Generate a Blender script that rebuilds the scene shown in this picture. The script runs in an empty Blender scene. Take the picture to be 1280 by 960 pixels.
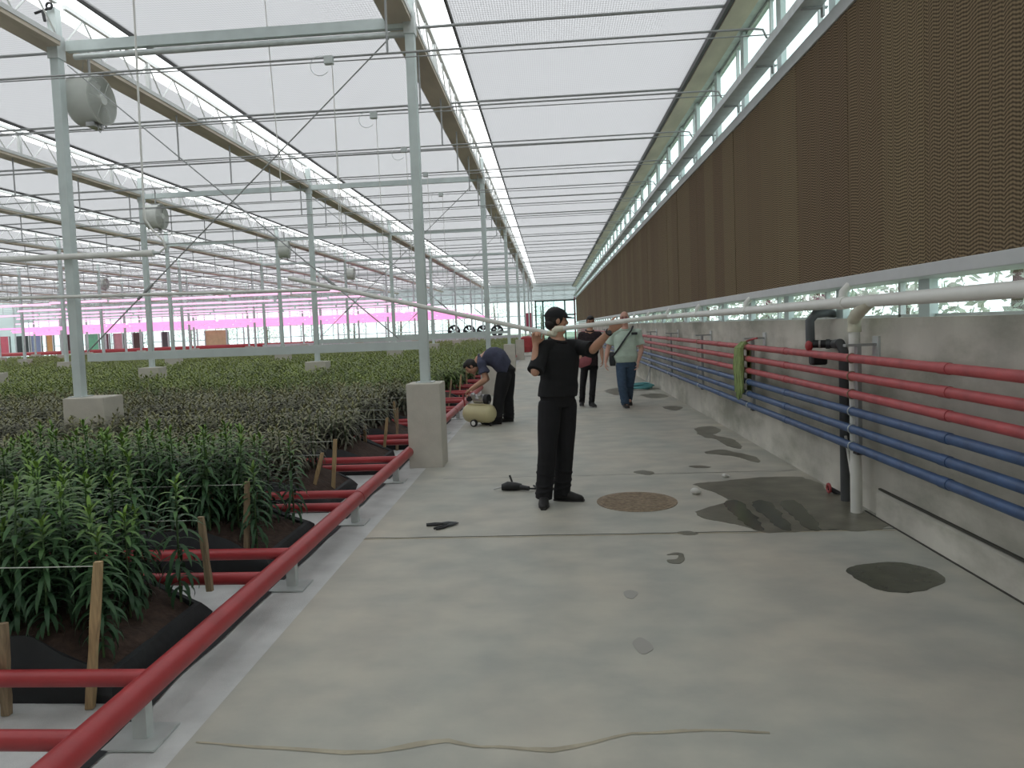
import bpy, bmesh, math, random
from mathutils import Vector, Matrix, Euler, noise as mnoise
V = Vector
PI = math.pi
rnd = random.Random(7)
scene = bpy.context.scene
COL = scene.collection

# ------------------------------------------------------------------ camera
FOC, YAW, PITCH, ROLL, PX, PY, CAMH = 890.95, .07194, .05343, .03916, 625.31, 457.19, 1.6
def cam_axes():
    c, s = math.cos(YAW), math.sin(YAW); cp, sp = math.cos(PITCH), math.sin(PITCH)
    F = V((-s * cp, c * cp, -sp)); r = V((c, s, 0)); u = r.cross(F)
    cr, sr = math.cos(ROLL), math.sin(ROLL)
    return cr * r - sr * u, sr * r + cr * u, F
CR, CU, CF = cam_axes()
CO = V((0, 0, CAMH))
def at(px, py, x=None, y=None, z=None):
    """where the sight line through a photograph pixel meets a plane of the place"""
    d = (px - PX) / FOC * CR - (py - PY) / FOC * CU + CF
    t = (x - CO.x) / d.x if x is not None else ((y - CO.y) / d.y if y is not None else (z - CO.z) / d.z)
    return CO + t * d
cam = bpy.data.cameras.new('camera'); cam_o = bpy.data.objects.new('camera', cam); COL.objects.link(cam_o)
cam.sensor_width = 36; cam.lens = 36 * FOC / 1280
cam.shift_x = (640 - PX) / 1280; cam.shift_y = (PY - 480) / 1280
cam.clip_start = .05; cam.clip_end = 400
M3 = Matrix((CR, CU, -CF)).transposed()
cam_o.matrix_world = Matrix.Translation(CO) @ M3.to_4x4()
scene.camera = cam_o

# ------------------------------------------------------------------ materials
def mat(name, color, rough=.6, metal=0., var=0., vscale=6., bump=0., bscale=40., spec=.5, coord='Object', stretch=None):
    m = bpy.data.materials.new(name); m.use_nodes = True
    nt = m.node_tree; N = nt.nodes; L = nt.links
    b = N['Principled BSDF']
    b.inputs['Base Color'].default_value = (*color, 1); b.inputs['Roughness'].default_value = rough
    b.inputs['Metallic'].default_value = metal; b.inputs['Specular IOR Level'].default_value = spec
    if var or bump:
        tc = N.new('ShaderNodeTexCoord'); src = tc.outputs['Object']
        if coord == 'World': src = N.new('ShaderNodeNewGeometry').outputs['Position']
        if stretch:
            mp = N.new('ShaderNodeMapping'); mp.inputs['Scale'].default_value = stretch
            L.new(src, mp.inputs['Vector']); src = mp.outputs['Vector']
    if var:
        n = N.new('ShaderNodeTexNoise'); n.inputs['Scale'].default_value = vscale; n.inputs['Detail'].default_value = 5
        L.new(src, n.inputs['Vector'])
        r = N.new('ShaderNodeMapRange'); r.inputs['From Min'].default_value = .25; r.inputs['From Max'].default_value = .75
        r.inputs['To Min'].default_value = 1 - var; r.inputs['To Max'].default_value = 1 + var
        L.new(n.outputs['Fac'], r.inputs['Value'])
        x = N.new('ShaderNodeVectorMath'); x.operation = 'SCALE'; x.inputs[0].default_value = color
        L.new(r.outputs['Result'], x.inputs['Scale']); L.new(x.outputs['Vector'], b.inputs['Base Color'])
    if bump:
        n2 = N.new('ShaderNodeTexNoise'); n2.inputs['Scale'].default_value = bscale; n2.inputs['Detail'].default_value = 3
        L.new(src, n2.inputs['Vector'])
        bp = N.new('ShaderNodeBump'); bp.inputs['Strength'].default_value = bump; bp.inputs['Distance'].default_value = .01
        L.new(n2.outputs['Fac'], bp.inputs['Height']); L.new(bp.outputs['Normal'], b.inputs['Normal'])
    return m
def emat(name, color, strength):
    m = bpy.data.materials.new(name); m.use_nodes = True
    b = m.node_tree.nodes['Principled BSDF']
    b.inputs['Base Color'].default_value = (*color, 1)
    b.inputs['Emission Color'].default_value = (*color, 1); b.inputs['Emission Strength'].default_value = strength
    return m
M = {}
M['galv'] = mat('galvanised', (.57, .61, .60), .45, .35, .12, 9)
M['galv_dark'] = mat('galvanised_thin', (.36, .37, .37), .5, .3)
M['post'] = mat('post_paint', (.60, .67, .66), .5, .15, .08, 5)
M['gutter'] = mat('gutter_brown', (.58, .51, .41), .6, .0, .25, 2.5, coord='World', stretch=(1, .35, 1))
M['chord'] = mat('chord_grey', (.62, .64, .63), .5, .2)
M['bar_dark'] = mat('screen_edge', (.10, .10, .10), .6)
M['alu'] = mat('aluminium', (.52, .54, .54), .45, .3, .06, 5)
M['colwhite'] = mat('column_paint', (.60, .68, .68), .5, .1)
M['basecon'] = mat('base_concrete', (.55, .52, .455), .85, 0, .1, 5, .15, 60)
M['red'] = mat('red_pipe', (.37, .04, .045), .38, 0, .14, 7, .05, 120)
M['redwall'] = mat('red_wall_pipe', (.40, .07, .075), .5, 0, .22, 9, .08, 90)
M['blue'] = mat('blue_pipe', (.04, .085, .19), .45, 0, .3, 9, .08, 90)
M['white_pvc'] = mat('white_pvc', (.74, .74, .70), .4, 0, .05, 5)
M['cream'] = mat('cream_fitting', (.62, .60, .48), .45, 0, .08, 12)
M['dark_pvc'] = mat('dark_pvc', (.07, .075, .08), .5, 0, .15, 8)
M['black'] = mat('black_plastic', (.015, .015, .017), .5)
M['wood'] = mat('stake_wood', (.42, .30, .16), .75, 0, .3, 14, .1, 60, stretch=(6, 6, .6))
M['wood2'] = mat('stake_wood_aged', (.28, .21, .13), .8, 0, .35, 14, .1, 60, stretch=(6, 6, .6))
M['liner'] = mat('black_liner', (.016, .018, .02), .7, 0, .3, 6, .3, 25)
M['soil'] = mat('peat_soil', (.05, .03, .022), .95, 0, .5, 22, .8, 45)
M['string'] = mat('string', (.55, .58, .52), .7)
M['fanwhite'] = mat('fan_body', (.64, .66, .62), .5, 0, .05)
M['motor'] = mat('motor_metal', (.5, .5, .5), .35, .8)
M['tank'] = mat('tank_cream', (.58, .52, .30), .4, 0, .06)
M['teal'] = mat('teal_hose', (.11, .34, .36), .5)
M['mop'] = mat('green_cloth', (.26, .33, .13), .9, 0, .45, 18, .5, 60, stretch=(5, 5, .5))
M['skin'] = mat('skin', (.52, .285, .19), .55, 0, .06, 20)
M['skin2'] = mat('skin_pale', (.62, .35, .27), .55, 0, .06, 20)
M['hair'] = mat('hair', (.012, .010, .009), .6)
M['blackcloth'] = mat('black_cloth', (.010, .0105, .012), .9, 0, .25, 12, .35, 14)
M['blacktrouser'] = mat('black_trousers', (.009, .009, .011), .9, 0, .25, 10, .4, 12)
M['navy'] = mat('navy_cloth', (.055, .06, .10), .9, 0, .2, 12, .3, 14)
M['mint'] = mat('mint_cloth', (.50, .61, .52), .9, 0, .12, 10, .4, 16)
M['jeans'] = mat('jeans', (.05, .085, .14), .9, 0, .2, 20, .3, 20)
M['shoe'] = mat('shoe', (.015, .014, .014), .6)
M['sole'] = mat('sole', (.35, .34, .33), .7)
M['eye'] = mat('eye', (.02, .015, .012), .3)
M['lip'] = mat('lip', (.30, .12, .09), .55)
M['plum'] = mat('plum_cloth', (.028, .018, .022), .9, 0, .5, 30, .3, 14)
M['bagred'] = mat('bag_red', (.30, .085, .10), .7, 0, .15, 20)
M['strap'] = mat('strap_dark', (.03, .035, .04), .7)
M['iron'] = mat('brown_manhole', (.28, .215, .15), .85, 0, .35, 30, .5, 70)
M['pebble'] = mat('white_lump', (.7, .7, .66), .8)
M['darkgreen'] = mat('door_frame_green', (.03, .075, .06), .5)
M['magenta'] = mat('banner_magenta', (.42, .07, .12), .6)
M['bark'] = mat('bark', (.12, .09, .06), .9)
M['ground_out'] = mat('outdoor_ground', (.30, .33, .24), .95, 0, .3, .5, coord='World')

def floor_mat():
    m = bpy.data.materials.new('concrete_floor'); m.use_nodes = True
    nt = m.node_tree; N = nt.nodes; L = nt.links; b = N['Principled BSDF']
    pos = N.new('ShaderNodeNewGeometry').outputs['Position']
    def ns(sc, det, st=(1, 1, 1)):
        mp = N.new('ShaderNodeMapping'); mp.inputs['Scale'].default_value = st; L.new(pos, mp.inputs['Vector'])
        n = N.new('ShaderNodeTexNoise'); n.inputs['Scale'].default_value = sc; n.inputs['Detail'].default_value = det
        L.new(mp.outputs['Vector'], n.inputs['Vector']); return n.outputs['Fac']
    r = N.new('ShaderNodeValToRGB'); e = r.color_ramp.elements
    e[0].position = .3; e[0].color = (.39, .40, .36, 1); e[1].position = .7; e[1].color = (.49, .455, .385, 1)
    L.new(ns(1.1, 8, (1, .6, 1)), r.inputs['Fac'])
    r2 = N.new('ShaderNodeValToRGB'); e = r2.color_ramp.elements
    e[0].position = .35; e[0].color = (.86, .87, .88, 1); e[1].position = .65; e[1].color = (1.08, 1.07, 1.05, 1)
    L.new(ns(3.2, 9, (.8, 1.1, 1)), r2.inputs['Fac'])
    mx = N.new('ShaderNodeMix'); mx.data_type = 'RGBA'; mx.blend_type = 'MULTIPLY'; mx.inputs[0].default_value = 1
    L.new(r.outputs['Color'], mx.inputs[6]); L.new(r2.outputs['Color'], mx.inputs[7])
    L.new(mx.outputs[2], b.inputs['Base Color'])
    rr = N.new('ShaderNodeMapRange'); rr.inputs['To Min'].default_value = .42; rr.inputs['To Max'].default_value = .7
    L.new(ns(2, 4), rr.inputs['Value']); L.new(rr.outputs['Result'], b.inputs['Roughness'])
    bp = N.new('ShaderNodeBump'); bp.inputs['Strength'].default_value = .12; bp.inputs['Distance'].default_value = .01
    L.new(ns(25, 6), bp.inputs['Height']); L.new(bp.outputs['Normal'], b.inputs['Normal'])
    return m
M['floor'] = floor_mat()
M['wallcon'] = mat('wall_concrete', (.57, .555, .50), .8, 0, .22, 1.6, .15, 30, coord='World', stretch=(1, 1, .7))

def add_stains(m):
    """blotchy damp and greenish stains with their own shapes"""
    nt = m.node_tree; N = nt.nodes; L = nt.links; b = N['Principled BSDF']
    src = b.inputs['Base Color'].links[0].from_socket
    pos = N.new('ShaderNodeNewGeometry').outputs['Position']
    mp = N.new('ShaderNodeMapping'); mp.inputs['Scale'].default_value = (1, .55, 1.3); L.new(pos, mp.inputs['Vector'])
    n = N.new('ShaderNodeTexNoise'); n.inputs['Scale'].default_value = 1.5; n.inputs['Detail'].default_value = 9; n.inputs['Roughness'].default_value = .62
    L.new(mp.outputs['Vector'], n.inputs['Vector'])
    r = N.new('ShaderNodeValToRGB'); e = r.color_ramp.elements
    e[0].position = .36; e[0].color = (.62, .63, .58, 1); e[1].position = .56; e[1].color = (1.04, 1.03, 1.02, 1)
    L.new(n.outputs['Fac'], r.inputs['Fac'])
    x = N.new('ShaderNodeMix'); x.data_type = 'RGBA'; x.blend_type = 'MULTIPLY'; x.inputs[0].default_value = 1
    L.new(src, x.inputs[6]); L.new(r.outputs['Color'], x.inputs[7]); L.new(x.outputs[2], b.inputs['Base Color'])
add_stains(M['wallcon'])
M['mat_white'] = mat('white_ground_cloth', (.58, .59, .58), .85, 0, .18, 4, .3, 160, coord='World')
M['wet'] = mat('wet_concrete', (.085, .088, .065), .2, 0, .3, 6, .0, 10, coord='World')
M['damp'] = mat('damp_concrete', (.15, .143, .11), .34, 0, .35, 5, .1, 30, coord='World')
M['tan'] = mat('tan_filler', (.40, .36, .27), .8, 0, .2, 9, coord='World')
M['joint'] = mat('joint_dark', (.06, .06, .05), .9)

def pad_mat():
    m = bpy.data.materials.new('cooling_pad_paper'); m.use_nodes = True
    nt = m.node_tree; N = nt.nodes; L = nt.links; b = N['Principled BSDF']; b.inputs['Roughness'].default_value = .9
    b.inputs['Specular IOR Level'].default_value = .1
    sep = N.new('ShaderNodeSeparateXYZ'); L.new(N.new('ShaderNodeNewGeometry').outputs['Position'], sep.inputs[0])
    def mth(op, a, c=None):
        n = N.new('ShaderNodeMath'); n.operation = op
        for i, q in enumerate((a, c)):
            if q is None: continue
            if isinstance(q, (int, float)): n.inputs[i].default_value = q
            else: L.new(q, n.inputs[i])
        return n.outputs[0]
    nz = N.new('ShaderNodeTexNoise'); nz.inputs['Scale'].default_value = 5; nz.noise_dimensions = '1D'
    L.new(sep.outputs[1], nz.inputs['W'])
    y = mth('ADD', sep.outputs[1], mth('MULTIPLY', nz.outputs['Fac'], .25))
    tri = mth('PINGPONG', mth('MULTIPLY', y, 6.5), .5)              # flute direction flips from sheet to sheet
    ph = mth('ADD', mth('MULTIPLY', sep.outputs[2], 42.), mth('MULTIPLY', tri, 2.2))
    w = mth('SINE', mth('MULTIPLY', ph, 2 * PI))
    w2 = mth('SINE', mth('MULTIPLY', sep.outputs[1], 2 * PI * 34))
    fac = mth('ADD', mth('MULTIPLY', mth('ADD', w, 1), .38), mth('MULTIPLY', mth('ADD', w2, 1), .10))
    r = N.new('ShaderNodeValToRGB'); e = r.color_ramp.elements
    e[0].position = .1; e[0].color = (.078, .058, .038, 1); e[1].position = .9; e[1].color = (.27, .20, .125, 1)
    L.new(fac, r.inputs['Fac'])
    oi = N.new('ShaderNodeObjectInfo')
    hs = N.new('ShaderNodeHueSaturation')
    L.new(mth('ADD', mth('MULTIPLY', oi.outputs['Random'], .016), .492), hs.inputs['Hue'])
    L.new(mth('ADD', mth('MULTIPLY', oi.outputs['Random'], .2), .9), hs.inputs['Value'])
    L.new(r.outputs['Color'], hs.inputs['Color']); L.new(hs.outputs['Color'], b.inputs['Base Color'])
    bp = N.new('ShaderNodeBump'); bp.inputs['Strength'].default_value = .3; bp.inputs['Distance'].default_value = .01
    L.new(fac, bp.inputs['Height']); L.new(bp.outputs['Normal'], b.inputs['Normal'])
    return m
M['pad'] = pad_mat()

def screen_mat():
    m = bpy.data.materials.new('woven_shade_screen'); m.use_nodes = True
    nt = m.node_tree; N = nt.nodes; L = nt.links; N.clear()
    out = N.new('ShaderNodeOutputMaterial')
    tr = N.new('ShaderNodeBsdfTransparent'); tr.inputs[0].default_value = (.97, .97, 1, 1)
    tl = N.new('ShaderNodeBsdfTranslucent'); tl.inputs[0].default_value = (.212, .21, .212, 1)
    df = N.new('ShaderNodeBsdfDiffuse'); df.inputs[0].default_value = (.7, .7, .7, 1)
    a = N.new('ShaderNodeMixShader'); a.inputs[0].default_value = .25; L.new(tl.outputs[0], a.inputs[1]); L.new(df.outputs[0], a.inputs[2])
    sep = N.new('ShaderNodeSeparateXYZ'); L.new(N.new('ShaderNodeNewGeometry').outputs['Position'], sep.inputs[0])
    def mth(op, a_, c=None):
        n = N.new('ShaderNodeMath'); n.operation = op
        for i, q in enumerate((a_, c)):
            if q is None: continue
            if isinstance(q, (int, float)): n.inputs[i].default_value = q
            else: L.new(q, n.inputs[i])
        return n.outputs[0]
    sx = mth('SINE', mth('MULTIPLY', sep.outputs[0], 2 * PI / .034))
    sy = mth('SINE', mth('MULTIPLY', sep.outputs[1], 2 * PI / .060))
    f = mth('ADD', .125, mth('MULTIPLY', mth('ADD', sx, sy), .06))
    b = N.new('ShaderNodeMixShader'); L.new(f, b.inputs[0]); L.new(a.outputs[0], b.inputs[1]); L.new(tr.outputs[0], b.inputs[2])
    L.new(b.outputs[0], out.inputs[0])
    return m
M['screen'] = screen_mat()
def glass_mat():
    m = bpy.data.materials.new('thin_glass'); m.use_nodes = True
    nt = m.node_tree; N = nt.nodes; L = nt.links; N.clear()
    out = N.new('ShaderNodeOutputMaterial')
    tr = N.new('ShaderNodeBsdfTransparent'); tr.inputs[0].default_value = (.88, .95, .94, 1)
    gl = N.new('ShaderNodeBsdfGlossy'); gl.inputs['Roughness'].default_value = .05
    b = N.new('ShaderNodeMixShader'); b.inputs[0].default_value = .07; L.new(tr.outputs[0], b.inputs[1]); L.new(gl.outputs[0], b.inputs[2])
    L.new(b.outputs[0], out.inputs[0]); return m
M['glass'] = glass_mat()
def leaf_mat(name, cols):
    """leaf colour by the growth attribute: old leaves low on the stem, fresh ones at the tip"""
    m = bpy.data.materials.new(name); m.use_nodes = True
    nt = m.node_tree; N = nt.nodes; L = nt.links; b = N['Principled BSDF']
    at_ = N.new('ShaderNodeAttribute'); at_.attribute_name = 'growth'
    r = N.new('ShaderNodeValToRGB'); e = r.color_ramp.elements
    e[0].position = .35; e[0].color = (*cols[0], 1); e[1].position = 1; e[1].color = (*cols[2], 1)
    x = e.new(.72); x.color = (*cols[1], 1)
    L.new(at_.outputs['Fac'], r.inputs['Fac'])
    n = N.new('ShaderNodeTexNoise'); n.inputs['Scale'].default_value = 1.3; n.inputs['Detail'].default_value = 4
    L.new(N.new('ShaderNodeNewGeometry').outputs['Position'], n.inputs['Vector'])
    mr = N.new('ShaderNodeMapRange'); mr.inputs['From Min'].default_value = .3; mr.inputs['From Max'].default_value = .7
    mr.inputs['To Min'].default_value = .7; mr.inputs['To Max'].default_value = 1.3; L.new(n.outputs['Fac'], mr.inputs['Value'])
    sc = N.new('ShaderNodeVectorMath'); sc.operation = 'SCALE'; L.new(r.outputs['Color'], sc.inputs[0]); L.new(mr.outputs['Result'], sc.inputs['Scale'])
    L.new(sc.outputs['Vector'], b.inputs['Base Color']); b.inputs['Roughness'].default_value = .5
    b.inputs['Specular IOR Level'].default_value = .35
    return m
M['leaf'] = leaf_mat('lily_leaf', ((.028, .072, .032), (.05, .12, .04), (.14, .245, .04)))
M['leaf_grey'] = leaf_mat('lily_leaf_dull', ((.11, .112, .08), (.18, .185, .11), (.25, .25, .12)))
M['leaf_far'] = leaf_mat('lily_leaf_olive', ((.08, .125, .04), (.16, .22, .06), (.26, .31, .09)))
M['stem'] = mat('lily_stem', (.06, .12, .04), .6)
M['outleaf'] = mat('outdoor_leaf', (.36, .40, .32), .8, 0, .5, 3, coord='World')

# ------------------------------------------------------------------ mesh builder
ORG = {}
class MB:
    def __init__(s): s.v = []; s.f = []
    def add(s, vs, fs):
        o = len(s.v); s.v += [V(x) for x in vs]; s.f += [tuple(i + o for i in f) for f in fs]; return s
    def box(s, lo, hi):
        (a, b, c), (d, e, f) = lo, hi
        return s.add([(a, b, c), (d, b, c), (d, e, c), (a, e, c), (a, b, f), (d, b, f), (d, e, f), (a, e, f)],
                     [(0, 3, 2, 1), (4, 5, 6, 7), (0, 1, 5, 4), (1, 2, 6, 5), (2, 3, 7, 6), (3, 0, 4, 7)])
    def obox(s, c, ax, ay, az):
        c, ax, ay, az = V(c), V(ax), V(ay), V(az)
        vs = [c + i * ax + j * ay + k * az for k in (-1, 1) for j, i in ((-1, -1), (-1, 1), (1, 1), (1, -1))]
        return s.add(vs, [(0, 3, 2, 1), (4, 5, 6, 7), (0, 1, 5, 4), (1, 2, 6, 5), (2, 3, 7, 6), (3, 0, 4, 7)])
    def beam(s, p, q, w, h, up=(0, 0, 1)):
        p, q = V(p), V(q); d = (q - p); L = d.length; d.normalize()
        x = d.cross(V(up)).normalized(); y = x.cross(d)
        return s.obox((p + q) / 2, x * w / 2, d * L / 2, y * h / 2)
    def tube(s, pts, r, n=10, caps=True, closed=False):
        pts = [V(p) for p in pts]; m = len(pts); rs = r if isinstance(r, (list, tuple)) else [r] * m
        t0 = (pts[1] - pts[0]).normalized(); ref = V((0, 0, 1)) if abs(t0.z) < .9 else V((1, 0, 0))
        x = t0.cross(ref).normalized(); vs = []; fs = []
        for i, p in enumerate(pts):
            if closed: t = (pts[(i + 1) % m] - pts[i - 1]).normalized()
            else: t = (pts[min(i + 1, m - 1)] - pts[max(i - 1, 0)]).normalized()
            x = (x - t * x.dot(t)); x = x.normalized() if x.length > 1e-6 else t.orthogonal().normalized()
            y = t.cross(x)
            for k in range(n):
                a = 2 * PI * k / n; vs.append(p + rs[i] * (math.cos(a) * x + math.sin(a) * y))
        for i in range(m if closed else m - 1):
            for k in range(n):
                a, b = i * n + k, i * n + (k + 1) % n; j = ((i + 1) % m) * n
                fs.append((a, b, j + (k + 1) % n, j + k))
        if caps and not closed:
            fs.append(tuple(reversed(range(n)))); fs.append(tuple(range((m - 1) * n, m * n)))
        return s.add(vs, fs)
    def ell(s, c, ax, ay, az, nu=16, nv=10):
        c, ax, ay, az = V(c), V(ax), V(ay), V(az); vs = [c - az]; fs = []
        for j in range(1, nv):
            t = -PI / 2 + PI * j / nv
            for i in range(nu):
                a = 2 * PI * i / nu
                vs.append(c + math.cos(t) * (math.cos(a) * ax + math.sin(a) * ay) + math.sin(t) * az)
        vs.append(c + az); top = len(vs) - 1
        for i in range(nu):
            k = (i + 1) % nu
            fs.append((0, 1 + k, 1 + i)); fs.append((top, top - nu + i, top - nu + k))
            for j in range(nv - 2):
                a = 1 + j * nu; fs.append((a + i, a + k, a + nu + k, a + nu + i))
        return s.add(vs, fs)
    def loft(s, rings, n=20, power=2.):
        """closed tube through rings (centre, half-width vector, half-depth vector)"""
        vs = []; fs = []
        for c, a, b in rings:
            for k in range(n):
                t = 2 * PI * k / n; ct, st = math.cos(t), math.sin(t)
                e = 2 / power
                vs.append(V(c) + V(a) * math.copysign(abs(ct) ** e, ct) + V(b) * math.copysign(abs(st) ** e, st))
        for i in range(len(rings) - 1):
            for k in range(n):
                q = (k + 1) % n; fs.append((i * n + k, i * n + q, (i + 1) * n + q, (i + 1) * n + k))
        fs.append(tuple(reversed(range(n)))); fs.append(tuple(range((len(rings) - 1) * n, len(rings) * n)))
        return s.add(vs, fs)
    def caps(s, p, q, r1, r2, n=12):
        """tapered capsule"""
        p, q = V(p), V(q); s.tube([p, q], [r1, r2], n)
        for c, r in ((p, r1), (q, r2)): s.ell(c, (r, 0, 0), (0, r, 0), (0, 0, r), n, 8)
        return s
    def poly(s, pts, h):
        """flat plate: outline pts (counter-clockwise or not) extruded up by h"""
        pts = [V(p) for p in pts]; n = len(pts); up = V((0, 0, h))
        vs = pts + [p + up for p in pts]
        fs = [tuple(range(n))[::-1], tuple(range(n, 2 * n))] + [(i, (i + 1) % n, n + (i + 1) % n, n + i) for i in range(n)]
        return s.add(vs, fs)
    def mesh(s, name, off=V((0, 0, 0)), smooth=False):
        me = bpy.data.meshes.new(name); me.from_pydata([tuple(v - off) for v in s.v], [], s.f); me.update()
        if smooth:
            bm = bmesh.new(); bm.from_mesh(me); bmesh.ops.recalc_face_normals(bm, faces=bm.faces)
            for f in bm.faces: f.smooth = True
            for e in bm.edges:
                if len(e.link_faces) == 2 and e.calc_face_angle(0) > .7: e.smooth = False
            bm.to_mesh(me); bm.free()
        else:
            bm = bmesh.new(); bm.from_mesh(me); bmesh.ops.recalc_face_normals(bm, faces=bm.faces); bm.to_mesh(me); bm.free()
        return me
    def build(s, name, material, parent=None, smooth=False, bevel=0, origin=None):
        off = ORG[parent.name] if parent is not None else (V(origin) if origin is not None else V((0, 0, 0)))
        me = s.mesh(name, off, smooth); me.materials.append(material)
        o = bpy.data.objects.new(name, me); COL.objects.link(o)
        if parent is not None: o.parent = parent
        else: o.location = off
        ORG[o.name] = off
        if bevel:
            b = o.modifiers.new('bevel', 'BEVEL'); b.width = bevel; b.segments = 2; b.limit_method = 'ANGLE'
        return o
def tag(o, label=None, cat=None, group=None, kind=None):
    if label: o['label'] = label
    if cat: o['category'] = cat
    if group: o['group'] = group
    if kind: o['kind'] = kind
    return o
def thing(name, loc, label, cat, group=None):
    o = bpy.data.objects.new(name, None); COL.objects.link(o); o.location = loc; ORG[o.name] = V(loc)
    return tag(o, label, cat, group)
def copy_tree(o, parent=None):
    c = o.copy(); COL.objects.link(c); c.parent = parent
    for ch in list(o.children): copy_tree(ch, c)
    return c
def struct(o): return tag(o, kind='structure')
ORDS = ['first', 'second', 'third', 'fourth', 'fifth', 'sixth', 'seventh', 'eighth', 'ninth', 'tenth', 'eleventh', 'twelfth',
        'thirteenth', 'fourteenth', 'fifteenth', 'sixteenth', 'seventeenth', 'eighteenth', 'nineteenth', 'twentieth']
TENS = ['', '', 'twenty', 'thirty', 'forty', 'fifty']
def ordw(i):
    if i < 20: return ORDS[i]
    n = i + 1; t, u = divmod(n, 10)
    return (TENS[t] + '-' + ORDS[u - 1]) if u else {2: 'twentieth', 3: 'thirtieth', 4: 'fortieth'}[t]
def remeshed(mb, name, material, parent, voxel, smooth=4):
    """one continuous skin over overlapping volumes"""
    off = ORG[parent.name]
    me = mb.mesh(name, off); tmp = bpy.data.objects.new(name + '_tmp', me); COL.objects.link(tmp)
    r = tmp.modifiers.new('r', 'REMESH'); r.mode = 'VOXEL'; r.voxel_size = voxel; r.use_smooth_shade = True
    if smooth:
        k = tmp.modifiers.new('s', 'SMOOTH'); k.iterations = smooth; k.factor = .5
    dg = bpy.context.evaluated_depsgraph_get()
    me2 = bpy.data.meshes.new_from_object(tmp.evaluated_get(dg))
    bpy.data.objects.remove(tmp); bpy.data.meshes.remove(me)
    me2.name = name; me2.materials.clear(); me2.materials.append(material)
    for p in me2.polygons: p.use_smooth = True
    o = bpy.data.objects.new(name, me2); COL.objects.link(o); o.parent = parent; ORG[o.name] = off
    return o
def arc(c, r, a0, a1, n, ux, uy):
    c, ux, uy = V(c), V(ux), V(uy)
    return [c + r * (math.cos(a0 + (a1 - a0) * i / n) * ux + math.sin(a0 + (a1 - a0) * i / n) * uy) for i in range(n + 1)]

# ------------------------------------------------------------------ the setting
XE, YE, YB = -52., 67., -1.2           # far left, far end wall, near end
WX = 2.5                                # face of the concrete side wall
LX = [-1.5 - 4.22 * k for k in range(12)]
RY = [8.37 + 8.75 * j for j in range(7)]

b = MB().box((-1.5, YB, -.15), (WX + .4, YE, 0)); o = struct(b.build('floor', M['floor']))
b = MB().box((XE, YB, -.16), (-1.5, YE, -.004)); o = struct(b.build('floor_ground_cloth', M['mat_white']))
b = MB().box((-90, YB - 60, -.6), (80, 190, -.2)); o = struct(b.build('ground_outdoors', M['ground_out']))
# side wall with its plinth (near stretch only)
b = MB().box((WX + .04, YB, 0), (WX + .3, YE, 1.56)); w = struct(b.build('wall_right', M['wallcon']))
pl = MB()
pl.add([(WX, YB, 0), (WX, 5.72, 0), (WX + .012, 5.72, .19), (WX + .012, YB, .19), (WX + .06, YB, 0), (WX + .06, 5.72, 0), (WX + .06, 5.72, .225), (WX + .06, YB, .225)],
       [(0, 1, 2, 3), (3, 2, 6, 7), (4, 7, 6, 5), (0, 3, 7, 4), (1, 5, 6, 2), (0, 4, 5, 1)])
struct(pl.build('baseboard_right', M['wallcon']))
struct(MB().box((WX - .012, YB, 0.0005), (WX + .002, 5.9, .006)).build('trim_1', M['joint']))
struct(MB().box((WX + .02, YB, .215), (WX + .05, 5.72, .228)).build('trim_2', M['joint']))
# far end: glass wall with mullions and dark-green door frame
ew = MB().box((XE, YE, -.1), (WX + .3, YE + .12, .35)); struct(ew.build('wall_back', M['wallcon']))
g = MB().box((XE, YE + .05, .35), (WX + .3, YE + .06, 5.6)); win = struct(g.build('window_1', M['glass']))
fr = MB()
for z in (.42, 1.5, 2.6, 3.95, 5.4): fr.box((XE, YE, z - .04), (WX + .3, YE + .09, z + .04))
fr.build('window_frame', M['colwhite'], win)
x = WX
while x > XE:
    MB().box((x - .03, YE - .01, .3), (x + .03, YE + .1, 5.6)).build('mullion', M['colwhite'], win); x -= 1.055
dr = MB()
for x in (-1.3, -.62, 1.42, 2.33): dr.box((x - .07, YE - .2, 0), (x + .07, YE - .06, 3.95))
dr.box((-1.37, YE - .2, 3.85), (2.4, YE - .06, 4.02)); dr.box((-.62, YE - .19, 2.5), (2.33, YE - .07, 2.6))
door = struct(dr.build('door_1', M['darkgreen']))
MB().box((-1.24, YE - .14, .1), (2.27, YE - .12, 3.85)).build('door_glass', M['glass'], door)
gb = MB().add([(XE, YE - .15, 3.98), (WX + .3, YE - .15, 3.98), (WX + .3, YE - .15, 5.66), (XE, YE - .15, 5.66)], [(0, 1, 2, 3)]); gb = struct(gb.build('trim_8', M['screen']))
for z in (4.0, 4.4, 4.85, 5.3): MB().box((XE, YE - .22, z - .03), (WX + .3, YE - .16, z + .03)).build('rail', M['galv'], gb)
struct(MB().box((2.28, YE - .4, 0), (2.40, YE - .25, 4.2)).build('trim_9', mat('dark_red_paint', (.16, .03, .035), .6)))
# near end behind the camera: plain wall
struct(MB().box((XE, YB - .2, -.1), (WX + .3, YB, 6)).build('wall_front', M['wallcon']))

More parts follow.
